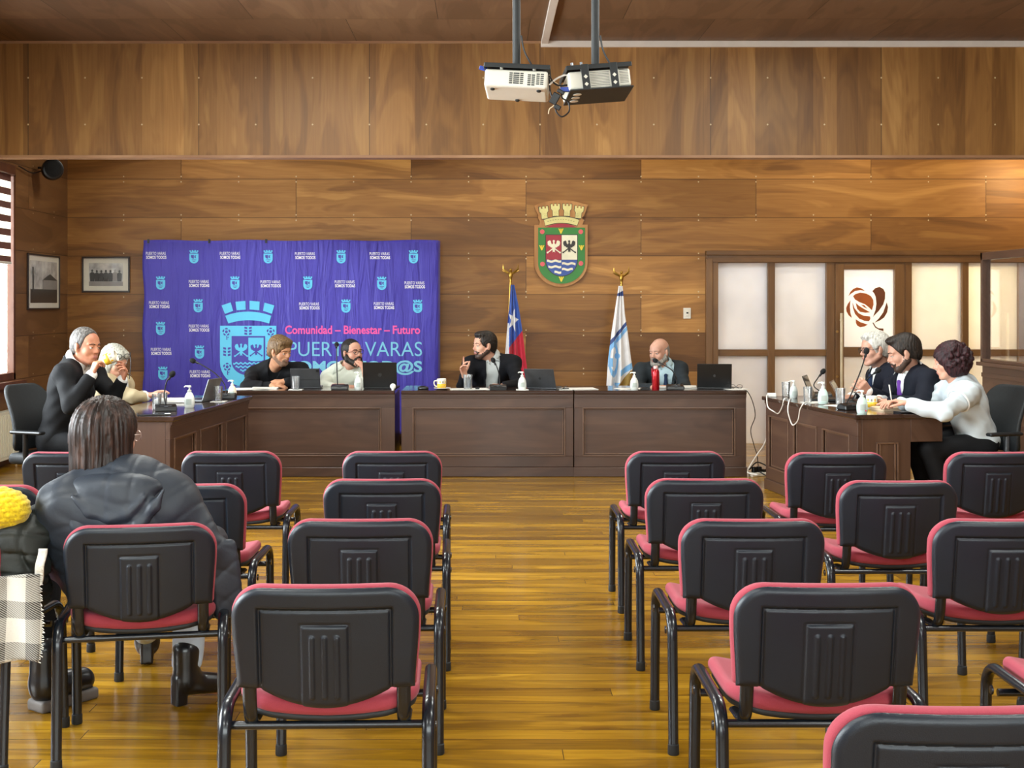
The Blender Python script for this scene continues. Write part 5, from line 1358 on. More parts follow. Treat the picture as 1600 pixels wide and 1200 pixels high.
m_st1 = skin_mat('stubble_dark', '#4a382e', '#3a2a22'); m_st2 = skin_mat('stubble_brown', '#94745f', '#7a6152')
class P:
    """one seated person; local +Y is the way the body faces"""
    def __init__(s, label, x, y, phi, skin, h=.0055):
        s.label = label; s.h = h; s.skin = SK[skin]
        s.stub = None; s.rz = D(phi) + PI; s.M = Matrix.Translation((x, y, 0)) @ Matrix.Rotation(s.rz, 4, 'Z'); s.I = s.M.inverted()
        s.x, s.y = x, y; s.extra = []
    def L(s, px, py, d): return s.I @ at(px, py, d)
    def W(s, p): return s.I @ V(p)
    def Ld(s, v): return s.I.to_3x3() @ V(v)
    def head(s, px, ptop, d, phi, pitch=0, roll=0, sc=1.0, hair=.012):
        s.hs = sc
        s.R = Matrix.Rotation(D(phi) + PI - s.rz, 3, 'Z') @ Matrix.Rotation(-D(pitch), 3, 'X') @ Matrix.Rotation(D(roll), 3, 'Y')
        crown = s.L(px, ptop, d)
        s.H = V((crown.x, crown.y, crown.z - (.122 + hair) * sc))
    def hp(s, p): return s.H + s.R @ (V(p) * s.hs)
    def hcone(s, a, b, ra, rb, k=.015, lab=0, op=1): return sd_cone(s.hp(a), s.hp(b), ra * s.hs, rb * s.hs, k, lab, op)
    def hell(s, c, r, k=.015, lab=0, op=1, rot=None):
        return sd_ell(s.hp(c), [q * s.hs for q in r], s.R @ rot if rot is not None else s.R, k, lab, op)
    def hhalf(s, p, n, k=.006): return sd_half(s.hp(p), s.R @ V(n), k)
    def torso(s, N, shR, shL, P0=(0, 0, .54), girth=1.0):
        s.N, s.shR, s.shL, s.P0, s.g = V(N), V(shR), V(shL), V(P0), girth
        up = (s.N - s.P0).normalized(); xs = (s.shR - s.shL).normalized()
        fw = up.cross(xs).normalized()
        xs = fw.cross(up).normalized()
        s.T = Matrix((xs, fw, up)).transposed(); s.fw, s.up, s.xs = fw, up, xs
        if fw.y < 0: s.T = Matrix((-xs, -fw, up)).transposed(); s.fw = -fw; s.xs = -xs
    def arm(s, side, el, wr): setattr(s, 'arm' + side, (V(el), V(wr)))
    def legs(s, knees=None, ankles=None, toes=None):
        s.kn = [V(k) for k in (knees or [(.11, .42, .50), (-.11, .42, .50)])]
        s.an = [V(k) for k in (ankles or [(.11, .40, .09), (-.11, .40, .09)])]
        s.to = [V(k) for k in (toes or [(.12, .55, .035), (-.12, .55, .035)])]
    # prim lists, each grown by g
    def torso_prims(s, g=0., k=.05, lab=0):
        P0, N, w = s.P0, s.N, s.g; L = (N - P0)
        c = P0 + L * .70; b = P0 + L * .34
        o = [sd_ell(P0, (.165 * w + g, .125 * w + g, .12 + g), s.T, k, lab), sd_ell(b, (.15 * w + g, .115 * w + g, .17 + g), s.T, k, lab), sd_ell(c - s.fw * .005, (.165 * w + g, .112 * w + g, .18 + g), s.T, k, lab)]
        for sh in (s.shR, s.shL):
            o.append(sd_cone(c + (sh - c) * .35, sh, .085 + g, .058 + g, k, lab)); o.append(sd_cone(N - s.up * .02, sh, .048 + g, .05 + g, k, lab))
        return o
    def arm_prims(s, g=0., k=.025, lab=0, cut=0., which='RL', ge=None):
        o = []
        for sd in which:
            sh = s.shR if sd == 'R' else s.shL; el, wr = getattr(s, 'arm' + sd)
            e2 = el + (wr - el) * (1 - cut)
            o.append(sd_cone(sh, el, .050 + g, .038 + g, k, lab))
            if cut < 1: o.append(sd_cone(el, e2, .038 + g, .026 + (g if ge is None else ge) + .008 * cut, k, lab))
        return o
    def leg_prims(s, g=0., k=.03, lab=0, cut=0.):
        o = []
        for i, sx in ((0, 1), (1, -1)):
            hip = s.P0 + s.xs * (.09 * sx) - V((0, 0, .01))
            o.append(sd_cone(hip, s.kn[i], .082 + g, .058 + g, k, lab)); o.append(sd_cone(s.kn[i], s.kn[i] + (s.an[i] - s.kn[i]) * (1 - cut), .056 + g, .040 + g, k, lab))
        return o
    def head_prims(s):
        sb = 2 if s.stub else 0
        o = [s.hell((0, -.016, .032), (.075, .097, .088)), s.hell((0, .026, -.026), (.061, .070, .084), .03), s.hell((0, .045, .045), (.058, .048, .045), .02)]
        for x in (-1, 1):
            o += [s.hcone((x * .057, .0, -.05), (x * .024, .066, -.097), .022, .019, .022, sb), s.hell((x * .040, .058, -.028), (.022, .022, .022), .02),
                  s.hell((x * .080, -.006, -.006), (.010, .019, .031), .006, rot=Matrix.Rotation(x * -.35, 3, 'Z')), s.hcone((x * .078, .008, -.03), (x * .076, .0, -.034), .008, .008, .006),
                  s.hcone((x * .012, .088, .026), (x * .046, .074, .022), .011, .009, .012)]
        o += [s.hell((0, .074, -.103), (.022, .019, .017), .02, sb), s.hcone((0, .086, .012), (0, .108, -.026), .009, .0125, .012)]
        for x in (-1, 1): o.append(s.hell((x * .012, .096, -.031), (.0085, .010, .008), .008))
        o += [s.hell((0, .078, -.064), (.030, .022, .022), .015, sb)]
        if sb:
            for x in (-1, 1): o += [s.hcone((x * .002, .100, -.046), (x * .030, .083, -.060), .006, .009, .008, 2), s.hcone((x * .066, .008, -.028), (x * .060, .01, -.05), .012, .018, .012, 2), s.hcone((x * .05, .03, -.08), (x * .02, .06, -.118), .012, .012, .012, 2)]
        o += [s.hell((0, .0955, -.059), (.023, .009, .0055), .006, 1), s.hell((0, .094, -.069), (.020, .009, .006), .006, 1)]
        for x in (-1, 1): o.append(s.hell((x * .031, .100, .001), (.017, .019, .012), .012, op=-1))
        for x in (-1, 1): o.append(s.hell((x * .031, .084, .006), (.016, .0135, .006), .006))
        return o
    def body(s, hands, name='person', neck=.052):
        o = s.torso_prims(-.012) + s.arm_prims() + s.leg_prims(-.008)
        for i in (0, 1): o.append(sd_cone(s.an[i] - V((0, 0, .03)), s.to[i], .038, .026, .03))
        o.append(sd_cone(s.N - s.up * .03, s.hp((0, -.022, -.05)), neck + .006, neck, .03))
        o.append(sd_cone(s.hp((0, .03, -.095)), s.N + s.fw * .03, .03, .035, .035))
        o += s.head_prims()
        for hd in hands: o += hd
        b = sdf_obj(name, o, s.h, [s.skin, m_lip] + ([s.stub] if s.stub else []))
        b.location = (s.x, s.y, 0); b.rotation_euler = (0, 0, s.rz)
        tag(b, s.label, 'person'); s.o = b
        for x in (-1, 1):
            c = s.hp((x * .031, .081, .001))
            e = MB().ball(c, .0115 * s.hs, 6).ball(c + s.R @ V((0, .0075 * s.hs, 0)), .0063 * s.hs, 5, 1)
            e.build('eye', [m_eyew, m_iris], b, smooth=True)
        return b
    def brows(s, m):
        for x in (-1, 1):
            MB().tube(smooth_path([s.hp((x * .013, .098, .020)), s.hp((x * .030, .095, .026)), s.hp((x * .048, .080, .020))], 4), [.0035] * 8 + [.002], 6, ell=(1.3, .8)).build('eyebrow', m, s.o, smooth=True)
    def part(s, name, prims, m, h=None, disp=None): return sdf_obj(name, prims, h or s.h, m, s.o, disp)
    def hair(s, m, vol=.010, front=(.088, .072), side=(.022, -.02), nape=(-.085, -.075), extra=(), name='hair', amp=.002, cutfront=True):
        o = [s.hell((0, -.018, .034), (.077 + vol, .099 + vol, .090 + vol), .01), s.hell((0, -.055, -.02), (.064 + vol * .8, .055 + vol * .8, .06 + vol * .6), .02)]
        o += list(extra)
        if cutfront:
            a, b, c = V((0,) + front), V((0,) + side), V((0,) + nape)
            d1 = (b - a); n1 = V((0, -d1.z, d1.y)); d2 = (c - b); n2 = V((0, -d2.z, d2.y))
            o += [s.hhalf(a, n1 if n1.y > 0 else -n1), s.hhalf(b, n2 if n2.z < 0 else -n2)]
        if cutfront:
            for x in (-1, 1): o.append(s.hell((x * .088, .004, -.008), (.02, .022, .034), .004, op=-1))
        return s.part(name, o, m, .005, lambda X, Y, Z: amp * (np.sin(330 * X + 70 * Z + 2 * np.sin(60 * Y)) * np.sin(310 * Y - 90 * Z + 2 * np.sin(70 * X))))
    def beard(s, m, th=.0, full=True):
        th += .006
        o = [s.hell((0, .064, -.101), (.036 + th, .030 + th, .026 + th), .015)]
        for x in (-1, 1):
            o += [s.hcone((x * .067, .006, -.03), (x * .060, .012, -.058), .011 + th, .017 + th, .015), s.hcone((x * .060, .012, -.058), (x * .028, .066, -.098), .019 + th, .021 + th, .015)]
            o.append(s.hcone((x * .003, .100, -.047), (x * .030, .083, -.062), .0065 + th * .3, .008 + th * .4, .008))
        o.append(s.hell((0, .101, -.064), (.018, .016, .007), .006, op=-1))
        return s.part('beard', o, m, .005, lambda X, Y, Z: .0015 * np.sin(300 * X + 90 * Z) * np.sin(280 * Y - 60 * Z))
    def glasses(s, m=None, r=.023):
        b = MB()
        for x in (-1, 1):
            b.tube([s.hp((x * .032 + r * math.cos(a), .108 - .2 * abs(r * math.cos(a) + .0) * (1 if x * math.cos(a) > 0 else 0), .0 + r * .82 * math.sin(a))) for a in [2 * PI * i / 20 for i in range(21)]], .0022 * s.hs, 6)
            b.tube([s.hp((x * .054, .103, .006)), s.hp((x * .076, .08, .008)), s.hp((x * .084, .0, .006)), s.hp((x * .082, -.02, -.01))], .002 * s.hs, 6)
        b.tube([s.hp((-.010, .110, .004)), s.hp((.010, .110, .004))], .002 * s.hs, 6)
        return b.build('spectacles', m or m_spec, s.o, smooth=True)
    def vcut(s, w0, bottom, top_w, y0=.02):
        """opening at the front of a jacket: a V from `bottom` (height along the spine) up to the collar"""
        P0 = s.P0; T = np.array(s.T); L = (s.N - P0).length
        def f(X, Y, Z):
            q = [X - P0.x, Y - P0.y, Z - P0.z]
            x = T[0, 0] * q[0] + T[1, 0] * q[1] + T[2, 0] * q[2]; y = T[0, 1] * q[0] + T[1, 1] * q[1] + T[2, 1] * q[2]; z = T[0, 2] * q[0] + T[1, 2] * q[1] + T[2, 2] * q[2]
            w = w0 + (top_w - w0) * np.clip((z - bottom) / (L - bottom), 0, 1.3)
            return np.maximum(np.maximum((np.abs(x) - w) * .95, (y0 - y)), (bottom - z) * .5)
        return dict(f=f, lo=None, hi=None, k=.006, lab=0, op=-1)
    def tp(s, x, y, z): return s.P0 + s.T @ V((x, y, z))
    def jacket(s, m, g=.020, name='jacket', v=(.012, .22, .075), lapel=True, hem=True, amp=.0025, cut=.06, ge=None, ph=0., collar=True, crease=False, extra=()):
        o = s.torso_prims(g) + s.arm_prims(g * .85, cut=cut, ge=ge)
        o += list(extra)
        nb = s.N + s.up * .02
        L = (s.N - s.P0).length
        if lapel:
            for x in (-1, 1):
                top = s.tp(x * v[2] * .95, .045, L - .01); mid = s.tp(x * (v[0] + v[2]) * .62, .128 * s.g + g * .8, v[1] + (L - v[1]) * .5); bt = s.tp(x * v[0], .128 * s.g + g * .9, v[1])
                o += [sd_cone(top, mid, .016, .018, .01), sd_cone(mid, bt, .018, .010, .01)]
        if collar:
            for x in (-1, 1): o.append(sd_cone(s.tp(x * .062, .03, L + .005), s.tp(x * .045, -.055, L + .022), .018, .018, .012))
            o.append(sd_cone(s.tp(.05, -.055, L + .022), s.tp(-.05, -.055, L + .022), .018, .018, .012))
        if v: o.append(s.vcut(v[0], v[1], v[2], .03))
        o.append(sd_cone(s.N + s.up * -.0, s.N + s.up * .25, .058, .075, .008, op=-1))
        return s.part(name, o, m, None, creases(amp, ph=ph) if crease else wrinkle(amp, ph=ph))
    def shirt(s, m, g=.008, name='shirt', amp=.0015, sleeves=False, cut=.06, ge=None, collar=True, ph=0., hem=None, vneck=None):
        o = s.torso_prims(g)
        o += s.arm_prims(g * 1.2 if sleeves else .006, cut=cut, ge=ge)
        L = (s.N - s.P0).length
        o.append(sd_cone(s.N - s.up * .03, s.N + s.up * .045, .062, .058, .015))
        o.append(sd_cone(s.N, s.N + s.up * .25, .05, .056, .006, op=-1))
        if vneck: o.append(s.vcut(*vneck))
        sh = s.part(name, o, m, None, wrinkle(amp, ph=ph))
        if collar:
            ax = (s.hp((0, -.022, -.06)) - s.N); hgt = min(.045, ax.length * .5); ax.normalize(); b = MB()
            cs = s.N + ax * .016
            fr = s.fw - ax * s.fw.dot(ax); fr.normalize(); rt = fr.cross(ax)
            def ring(a, r, z): return cs + ax * z + (fr * math.cos(a) + rt * math.sin(a)) * r
            b.grid(lambda u, v: ring(.32 + u * (2 * PI - .64), .084 - .010 * v - .010 * math.sin(v * PI), -.012 + (hgt + .024) * v), 28, 4)
            b.grid(lambda u, v: ring(.32 + u * (2 * PI - .64), .075 + .020 * v, hgt + .012 - (hgt + .0) * v), 28, 3)
            for q in (-1, 1):
                p0, p1 = ring(q * .30, .078, hgt + .008), ring(q * 1.1, .078, hgt + .012)
                p2, p3 = ring(q * .60, .132, -.045), ring(q * 1.15, .104, .0)
                b.add([p0, p1, p3, p2], [(0, 1, 2, 3)])
            b.build('shirt_collar', m, s.o, smooth=True, solid=.004)
        return sh
    def tie(s, m, yoff=.0, length=.28):
        L = (s.N - s.P0).length; b = []
        k = s.tp(0, .118, L - .04)
        b = [sd_ell(k, (.018, .014, .018), s.T, .008), sd_cone(k, s.tp(0, .137 + yoff, L - .12), .014, .020, .006), sd_cone(s.tp(0, .137 + yoff, L - .12), s.tp(0, .139 + yoff, L - length), .020, .026, .006)]
        return s.part('tie', b, m, .005)
    def trousers(s, m, g=.010, cut=.12): return s.part('trousers', s.leg_prims(g, cut=cut) + [sd_ell(s.P0 - V((0, 0, .02)), (.165 * s.g + g, .125 * s.g + g + .01, .09 + g), s.T, .04)], m, .009, wrinkle(.002))
    def shoes(s, m):
        for i in (0, 1): s.part('shoe', [sd_cone(s.an[i] - V((0, 0, .035)), s.to[i], .045, .036, .03), sd_half((0, 0, .003), (0, 0, -1))], m, .009)
def hand(wr, d, n, side=1, curl=(.35, .4, .45), thumb=(.55, .75, .3), sc=1.0, spread=.10, fingers=None):
    """wr wrist, d direction wrist->knuckles, n way the palm faces; side=+1: thumb along n x d, -1 the other way.
    curl: bend at the three finger joints (radians), or one triple per finger (index..little) in `fingers`"""
    wr, d, n = V(wr), V(d).normalized(), V(n); n = (n - d * n.dot(d)).normalized(); t = n.cross(d).normalized() * side
    o = []; k = .006
    for u in (-.028, -.009, .010, .028):
        o.append(sd_cone(wr + t * u * .6 * sc, wr + (d * .085 + t * u) * sc, .015 * sc, .0125 * sc, .014))
    lens = [(.030, .026, .020), (.034, .028, .021), (.031, .027, .020), (.025, .021, .018)]
    for i, u in enumerate((.030, .010, -.010, -.029)):
        c = fingers[i] if fingers else curl
        p = wr + (d * .088 + t * u) * sc; a = 0.; sp = spread * (1.5 - i)
        for j in range(3):
            a += c[j]
            dd = (d * math.cos(a) + n * math.sin(a)); dd = (dd + t * math.sin(sp) * max(0, math.cos(a))).normalized()
            q = p + dd * lens[i][j] * sc
            o.append(sd_cone(p, q, (.0092 - .0009 * j) * sc, (.0086 - .0009 * j) * sc, .004 if j or fingers else k)); p = q
    a, b, c = thumb
    p = wr + (d * .025 + t * .024) * sc
    for j, ln in enumerate((.04, .032, .026)):
        dd = (d * a + t * b + n * c).normalized(); q = p + dd * ln * sc
        o.append(sd_cone(p, q, (.0135 - .0018 * j) * sc, (.0115 - .0016 * j) * sc, .008 if j == 0 else .004)); p = q
        a += .25; b -= .22; c += .06
    return o
def between(a, b): return (V(b) - V(a))
m_suitk = cloth_mat('suit_charcoal', '#0e0f12'); m_suitn = cloth_mat('suit_navy', '#0d111d'); m_navyc = cloth_mat('coat_black_navy', '#0a0b11'); m_fleece = cloth_mat('fleece_black', '#101115', bump=.5, bs=160)
m_suitg = cloth_mat('suit_grey_green', '#262c30'); m_shw = cloth_mat('shirt_white', '#e6e8e6', .03); m_shg = cloth_mat('shirt_pale_grey', '#bfc4c2', .05); m_shb = cloth_mat('shirt_pale_blue', '#b9d2da', .05)
m_shcr = cloth_mat('shirt_offwhite', '#dfe4d6', .05); m_trk = cloth_mat('trousers_dark', '#0e0f12'); m_shoe = mat('shoe_black', '#121214', .3); m_beige = cloth_mat('knit_beige', '#b9a988', .1, .6, bs=150)
m_purp = cloth_mat('tie_purple', '#6f3fa0'); m_tieb = cloth_mat('tie_navy', '#22304c'); m_blouse = cloth_mat('blouse_white', '#c6d0d5', .06)
H_ = {k: hair_mat('hair_' + k, *c) for k, c in dict(grey=('#2a2624', '#57524e', '#8b8782'), silver=('#77776e', '#aeaca0', '#d2d0c2'), brown=('#3f2d1c', '#6f5436', '#9b7d55'), black=('#0b0908', '#1b1512', '#33291f'),
      dark=('#0e0b09', '#201812', '#38291d'), white=('#8f8c84', '#c4c1b8', '#e6e4dc'), red=('#10060a', '#260d13', '#4a1b22'), brownbeard=('#4a3d33', '#6e5f54', '#8d7e72'), stubble=('#5f5a55', '#86807a', '#a8a29a'), greybeard=('#59544e', '#8d877e', '#b8b2a6')).items()}

# -- man drinking from a mug (left desk, near end)
p = P('man in dark suit drinking from a mug at the left desk', -3.02, 9.05, 72, 'tan')
p.head(134, 510, 9.0, 62, 6, sc=1.03)
p.torso(p.L(119, 566, 9.05), p.L(101, 586, 8.84), p.L(148, 586, 9.24), girth=1.05)
p.arm('R', p.L(110, 634, 8.70), p.L(143, 586, 8.80)); p.arm('L', p.L(178, 620, 9.12), p.L(191, 594, 9.08))
p.legs()
hr = hand(p.armR[1], p.L(150, 568, 8.82) - p.armR[1], p.Ld((.7, .6, .1)), -1, (.9, .9, .7), (.6, .5, .6))
hl = hand(p.armL[1], p.L(197, 572, 9.05) - p.armL[1], p.Ld((-.6, -.5, .2)), 1, fingers=[(.5, .6, .5), (.7, .8, .6), (.8, .9, .6), (.9, .9, .6)])
p.body([hr, hl]); p.brows(H_['black'])
p.hair(H_['grey'], .007, front=(.062, .108), side=(.018, -.03)); p.shirt(m_shw, cut=.0, ge=.012); p.jacket(m_suitk, v=(.012, .2, .07), cut=.14, ph=1.)
p.trousers(m_trk); p.shoes(m_shoe); P1 = p
mg = mug('yellow and white mug held to the lips of the man in the dark suit', at(167, 566, 8.86), 0); mg.matrix_world = Matrix.Translation(at(163, 563, 8.84)) @ Matrix.Rotation(D(68), 4, 'Y') @ Matrix.Rotation(PI * .9, 4, 'Z')
eg = thing('eyeglasses', 'dark eyeglasses dangling from the raised hand of the man drinking', 'glasses', at(192, 557, 9.02), .5)
b = MB()
for q in (-1, 1): b.tube([(q * .03 + .022 * math.cos(a), 0, .018 * math.sin(a)) for a in [i * PI / 8 for i in range(17)]], .0025, 6)
b.tube([(-.008, 0, 0), (.008, 0, 0)], .0025, 6)
b.build('spectacle_frame', m_spec, eg, smooth=True)
MB().tube([(.052, 0, .03), (.056, .0, -.05), (.045, 0, -.16)], .003, 6).build('temple', m_spec, eg, smooth=True)
office_chair('office chair with tall mesh back behind the man drinking, left edge', (-3.04, 9.03, 0), D(-112))

# -- grey haired woman beside him
p = P('woman with grey bobbed hair half hidden behind the mug', -3.02, 10.05, 78, 'fair')
p.head(179, 537, 9.95, 62, 22, sc=.97, hair=.02)
p.torso(p.L(178, 590, 10.0), p.L(166, 602, 9.83), p.L(194, 601, 10.17), girth=.92)
p.arm('R', p.L(208, 620, 9.85), p.L(231, 620, 9.9)); p.arm('L', p.L(205, 622, 10.2), p.L(228, 617, 10.2)); p.legs()
p.body([hand(p.armR[1], p.L(246, 614, 9.92) - p.armR[1], p.Ld((0, -.3, -1)), 1, (.25, .3, .3)), hand(p.armL[1], p.L(240, 616, 10.2) - p.armL[1], p.Ld((0, 0, -1)), -1)])
p.brows(H_['silver'])
hx = [p.hell((x * .062, -.02, -.06), (.035, .062, .095), .03) for x in (-1, 1)] + [p.hell((0, -.07, -.05), (.07, .045, .10), .03), p.hell((0, .055, .085), (.065, .045, .035), .02)]
hx += [p.hell((0, .085, -.03), (.056, .07, .085), .012, op=-1)]
p.hair(H_['silver'], .018, extra=hx, cutfront=False, amp=.0028); p.shirt(m_shw, sleeves=True, cut=.1)
p.jacket(m_beige, g=.014, name='cardigan', v=(.05, .1, .085), lapel=False, cut=.22, collar=False); p.trousers(m_trk); p.shoes(m_shoe)
office_chair('office chair under the woman with grey bobbed hair', (-3.06, 10.05, 0), D(-100), True, True)

# -- man in black fleece, arms folded on the desk
p = P('man in black fleece with folded arms before the purple banner', -2.06, 12.12, 8, 'warm')
p.stub = m_st2
p.head(438, 523, 11.55, 52, 14, 4, sc=1.03, hair=.018)
p.torso(p.L(430, 572, 11.78), p.L(397, 586, 11.8), p.L(470, 580, 11.74), girth=1.02)
p.arm('R', p.L(386, 604, 11.48), p.L(424, 602, 11.42)); p.arm('L', p.L(484, 603, 11.5), p.L(444, 596, 11.46)); p.legs()
p.body([hand(p.armR[1], p.L(445, 603, 11.42) - p.armR[1], (0, -.2, -1), 1, (.3, .3, .3)), hand(p.armL[1], p.L(424, 596, 11.46) - p.armL[1], (0, -.2, -1), -1, (.3, .3, .3))])
p.brows(H_['brown'])
hx = [p.hell((0, .05, .09), (.075, .05, .035), .02), p.hell((0, -.09, -.03), (.06, .035, .06), .02)]
p.hair(H_['brown'], .017, front=(.10, .06), side=(.03, -.03), nape=(-.09, -.10), extra=hx, amp=.003)
p.shirt(m_suitk, .006, 'undershirt', collar=False)
p.jacket(m_fleece, g=.02, name='fleece', v=(.004, .36, .05), lapel=False, cut=.16); p.trousers(m_trk); p.shoes(m_shoe)
MB().box((-.012, 0, -.01), (.012, .002, .01)).build('chest_badge', m_paper, p.o).location = p.tp(-.08, .142, .34)
office_chair('office chair under the man in the black fleece', (-2.06, 12.16, 0), D(180), True, True)

# -- bearded man in white shirt, hand on chin
p = P('man in white shirt and glasses with hand on his dark beard', -1.32, 12.15, 12, 'fair')
p.head(550, 528.5, 11.95, 42, -4, 3, sc=1.03, hair=.008)
p.torso(p.L(537, 580, 12.02), p.L(514, 591, 12.05), p.L(565, 590, 12.0), girth=1.1)
p.arm('R', p.L(504, 606, 11.76), p.L(536, 604, 11.6)); p.arm('L', p.L(576, 606, 11.62), p.L(569, 578, 11.72)); p.legs()
p.body([hand(p.armR[1], p.L(556, 605, 11.55) - p.armR[1], (0, -.2, -1), 1), hand(p.armL[1], p.L(564, 563, 11.80) - p.armL[1], p.Ld((-.75, .6, 0)), -1, (.7, .9, .6), (.9, .4, .4))])
p.brows(H_['black']); p.hair(H_['black'], .004, front=(.07, .098), side=(.026, -.03), extra=[p.hell((0, -.12, .03), (.03, .03, .03), .01)]); p.beard(H_['dark'], .005); p.glasses()
p.shirt(m_shcr, .016, sleeves=True, cut=.62, amp=.003); p.trousers(m_trk); p.shoes(m_shoe)
office_chair('office chair under the man in the white shirt', (-1.32, 12.2, 0), D(180), True, True)

# -- man in navy coat speaking in the middle
p = P('man in navy coat speaking with raised hand in front of the flag', .03, 12.1, -6, 'fair')
p.stub = m_st1
p.head(757, 515.5, 11.9, -62, 2, sc=1.02, hair=.018)
p.torso(p.L(769, 561, 11.98), p.L(736, 570, 11.95), p.L(801, 568, 11.97))
p.arm('R', p.L(722, 607, 11.72), p.L(726, 587, 11.52)); p.arm('L', p.L(809, 602, 11.72), p.L(786, 604, 11.5)); p.legs()
p.body([hand(p.armR[1], p.L(722, 572, 11.47) - p.armR[1], p.Ld((.75, -.5, .1)), -1, fingers=[(.05, .08, .05), (.5, .5, .3), (.75, .6, .4), (.4, .4, .3)], thumb=(.35, .95, .15), spread=.16, sc=1.05),
        hand(p.armL[1], p.L(768, 603, 11.47) - p.armL[1], (0, -.3, -1), -1, (.6, .6, .5))])
p.brows(H_['black']); p.hair(H_['dark'], .010, front=(.098, .068), side=(.026, -.035), extra=[p.hell((0, .04, .10), (.065, .05, .03), .02)], amp=.003)
p.shirt(m_shg); p.jacket(m_navyc, g=.022, name='coat', v=(.045, .02, .062), cut=.1, ph=2.); p.trousers(m_trk); p.shoes(m_shoe)
office_chair('office chair under the man in the navy coat', (.03, 12.15, 0), D(180), True, True)

# -- bald man in grey suit
p = P('bald man with grey beard in a grey suit behind the red flask', 1.66, 12.15, -10, 'pink')
p.head(1030, 529, 11.95, -42, 8, sc=1.02, hair=.0)
p.torso(p.L(1037, 573, 12.02), p.L(1003, 580, 12.0), p.L(1062, 578, 12.02), girth=1.1)
p.arm('R', p.L(996, 608, 11.8), p.L(1020, 606, 11.5)); p.arm('L', p.L(1071, 607, 11.8), p.L(1050, 606, 11.5)); p.legs()
p.body([hand(p.armR[1], p.L(1034, 606, 11.45) - p.armR[1], (0, -.2, -1), 1), hand(p.armL[1], p.L(1038, 605, 11.48) - p.armL[1], (0, -.2, -1), -1)])
p.brows(H_['stubble']); p.beard(H_['greybeard'], .001)
o = [p.hell((0, -.018, .02), (.078, .1005, .085), .01), p.hell((0, -.055, -.02), (.066, .057, .062), .02), p.hhalf((0, 0, .035), (0, .35, 1)), p.hhalf((0, .018, 0), (0, 1, .1)), p.hhalf((0, 0, -.07), (0, .3, -1))]
for x in (-1, 1): o.append(p.hell((x * .088, .0, -.008), (.02, .024, .036), .004, op=-1))
p.part('hair', o, H_['stubble'], .005)
p.shirt(m_shb); p.tie(m_tieb, .004); p.jacket(m_suitg, g=.02, v=(.03, .12, .075), cut=.1, ph=3.); p.trousers(m_trk); p.shoes(m_shoe)
office_chair('office chair under the bald man in grey', (1.66, 12.2, 0), D(180), True, True)

# -- white haired man holding the microphone
p = P('white haired man in glasses and dark suit gripping the microphone', 3.24, 10.12, -80, 'pink')
p.head(1367, 517, 10.0, -80, 6, sc=1.04, hair=.014)
p.torso(p.L(1381, 574, 10.06), p.L(1370, 588, 10.27), p.L(1396, 588, 9.86), girth=1.05)
p.arm('R', p.L(1352, 622, 10.25), p.L(1330, 620, 10.0)); p.arm('L', p.L(1388, 626, 9.62), p.L(1356, 611, 9.40)); p.legs()
p.body([hand(p.armR[1], p.L(1318, 620, 9.9) - p.armR[1], (0, 0, -1), 1), hand(p.armL[1], p.L(1341, 595, 9.30) - p.armL[1], p.Ld((-.5, .6, .5)), -1, (.8, .9, .6), (.7, .6, .5), 1.05)])
p.brows(H_['stubble']); p.hair(H_['white'], .013, front=(.085, .085), side=(.02, -.035), extra=[p.hell((0, .045, .098), (.06, .05, .028), .02), p.hell((0, .085, .085), (.04, .02, .016), .01)], amp=.0028); p.glasses()
p.shirt(m_shw, ge=.010, cut=0); p.tie(m_tieb); p.jacket(m_suitn, v=(.015, .18, .07), cut=.12, ph=4.); p.trousers(m_trk); p.shoes(m_shoe)
office_chair('office chair under the white haired man', (3.28, 10.12, 0), D(100), True, True)

# -- man with purple tie
p = P('dark haired man in navy suit and purple tie leaning over the desk', 3.32, 9.5, -82, 'pink')
p.stub = m_st1
p.head(1412, 519, 9.4, -98, 16, sc=1.08, hair=.018)
p.torso(p.L(1424, 580, 9.46), p.L(1408, 592, 9.70), p.L(1450, 594, 9.24), girth=1.2)
p.arm('R', p.L(1388, 624, 9.66), p.L(1372, 624, 9.4)); p.arm('L', p.L(1440, 630, 9.06), p.L(1392, 627, 9.22)); p.legs()
p.body([hand(p.armR[1], p.L(1362, 624, 9.3) - p.armR[1], (0, 0, -1), 1), hand(p.armL[1], p.L(1376, 626, 9.26) - p.armL[1], (0, 0, -1), -1)])
p.brows(H_['black']); p.hair(H_['dark'], .012, front=(.086, .086), side=(.020, -.02), extra=[p.hell((0, .05, .098), (.06, .05, .03), .02)], amp=.0028)
p.shirt(m_shw); p.tie(m_purp, .004); p.jacket(m_suitn, g=.022, v=(.02, .16, .075), cut=.06, ph=5.); p.trousers(m_trk); p.shoes(m_shoe)
office_chair('office chair under the man with the purple tie', (3.36, 9.5, 0), D(100), True, True)

# -- woman in white writing
p = P('woman with dark red curly hair in white top writing on a pad', 3.44, 8.98, -86, 'fair')
p.head(1484, 531, 8.9, -104, 12, sc=.98, hair=.03)
p.torso(p.L(1500, 598, 8.92), p.L(1480, 612, 9.12), p.L(1512, 615, 8.72), girth=.98)
p.arm('R', p.L(1440, 640, 9.12), p.L(1408, 630, 8.98)); p.arm('L', p.L(1474, 645, 8.60), p.L(1421, 632, 8.74)); p.legs(knees=[(.11, .40, .50), (-.13, .40, .50)], ankles=[(.11, .30, .09), (-.13, .26, .09)], toes=[(.12, .45, .035), (-.14, .41, .035)])
p.body([hand(p.armR[1], p.L(1396, 629, 8.96) - p.armR[1], (0, 0, -1), 1), hand(p.armL[1], p.L(1401, 627, 8.79) - p.armL[1], (0, .5, -1), -1, (.5, .7, .4), (.8, .4, .6))])
random.seed(11)
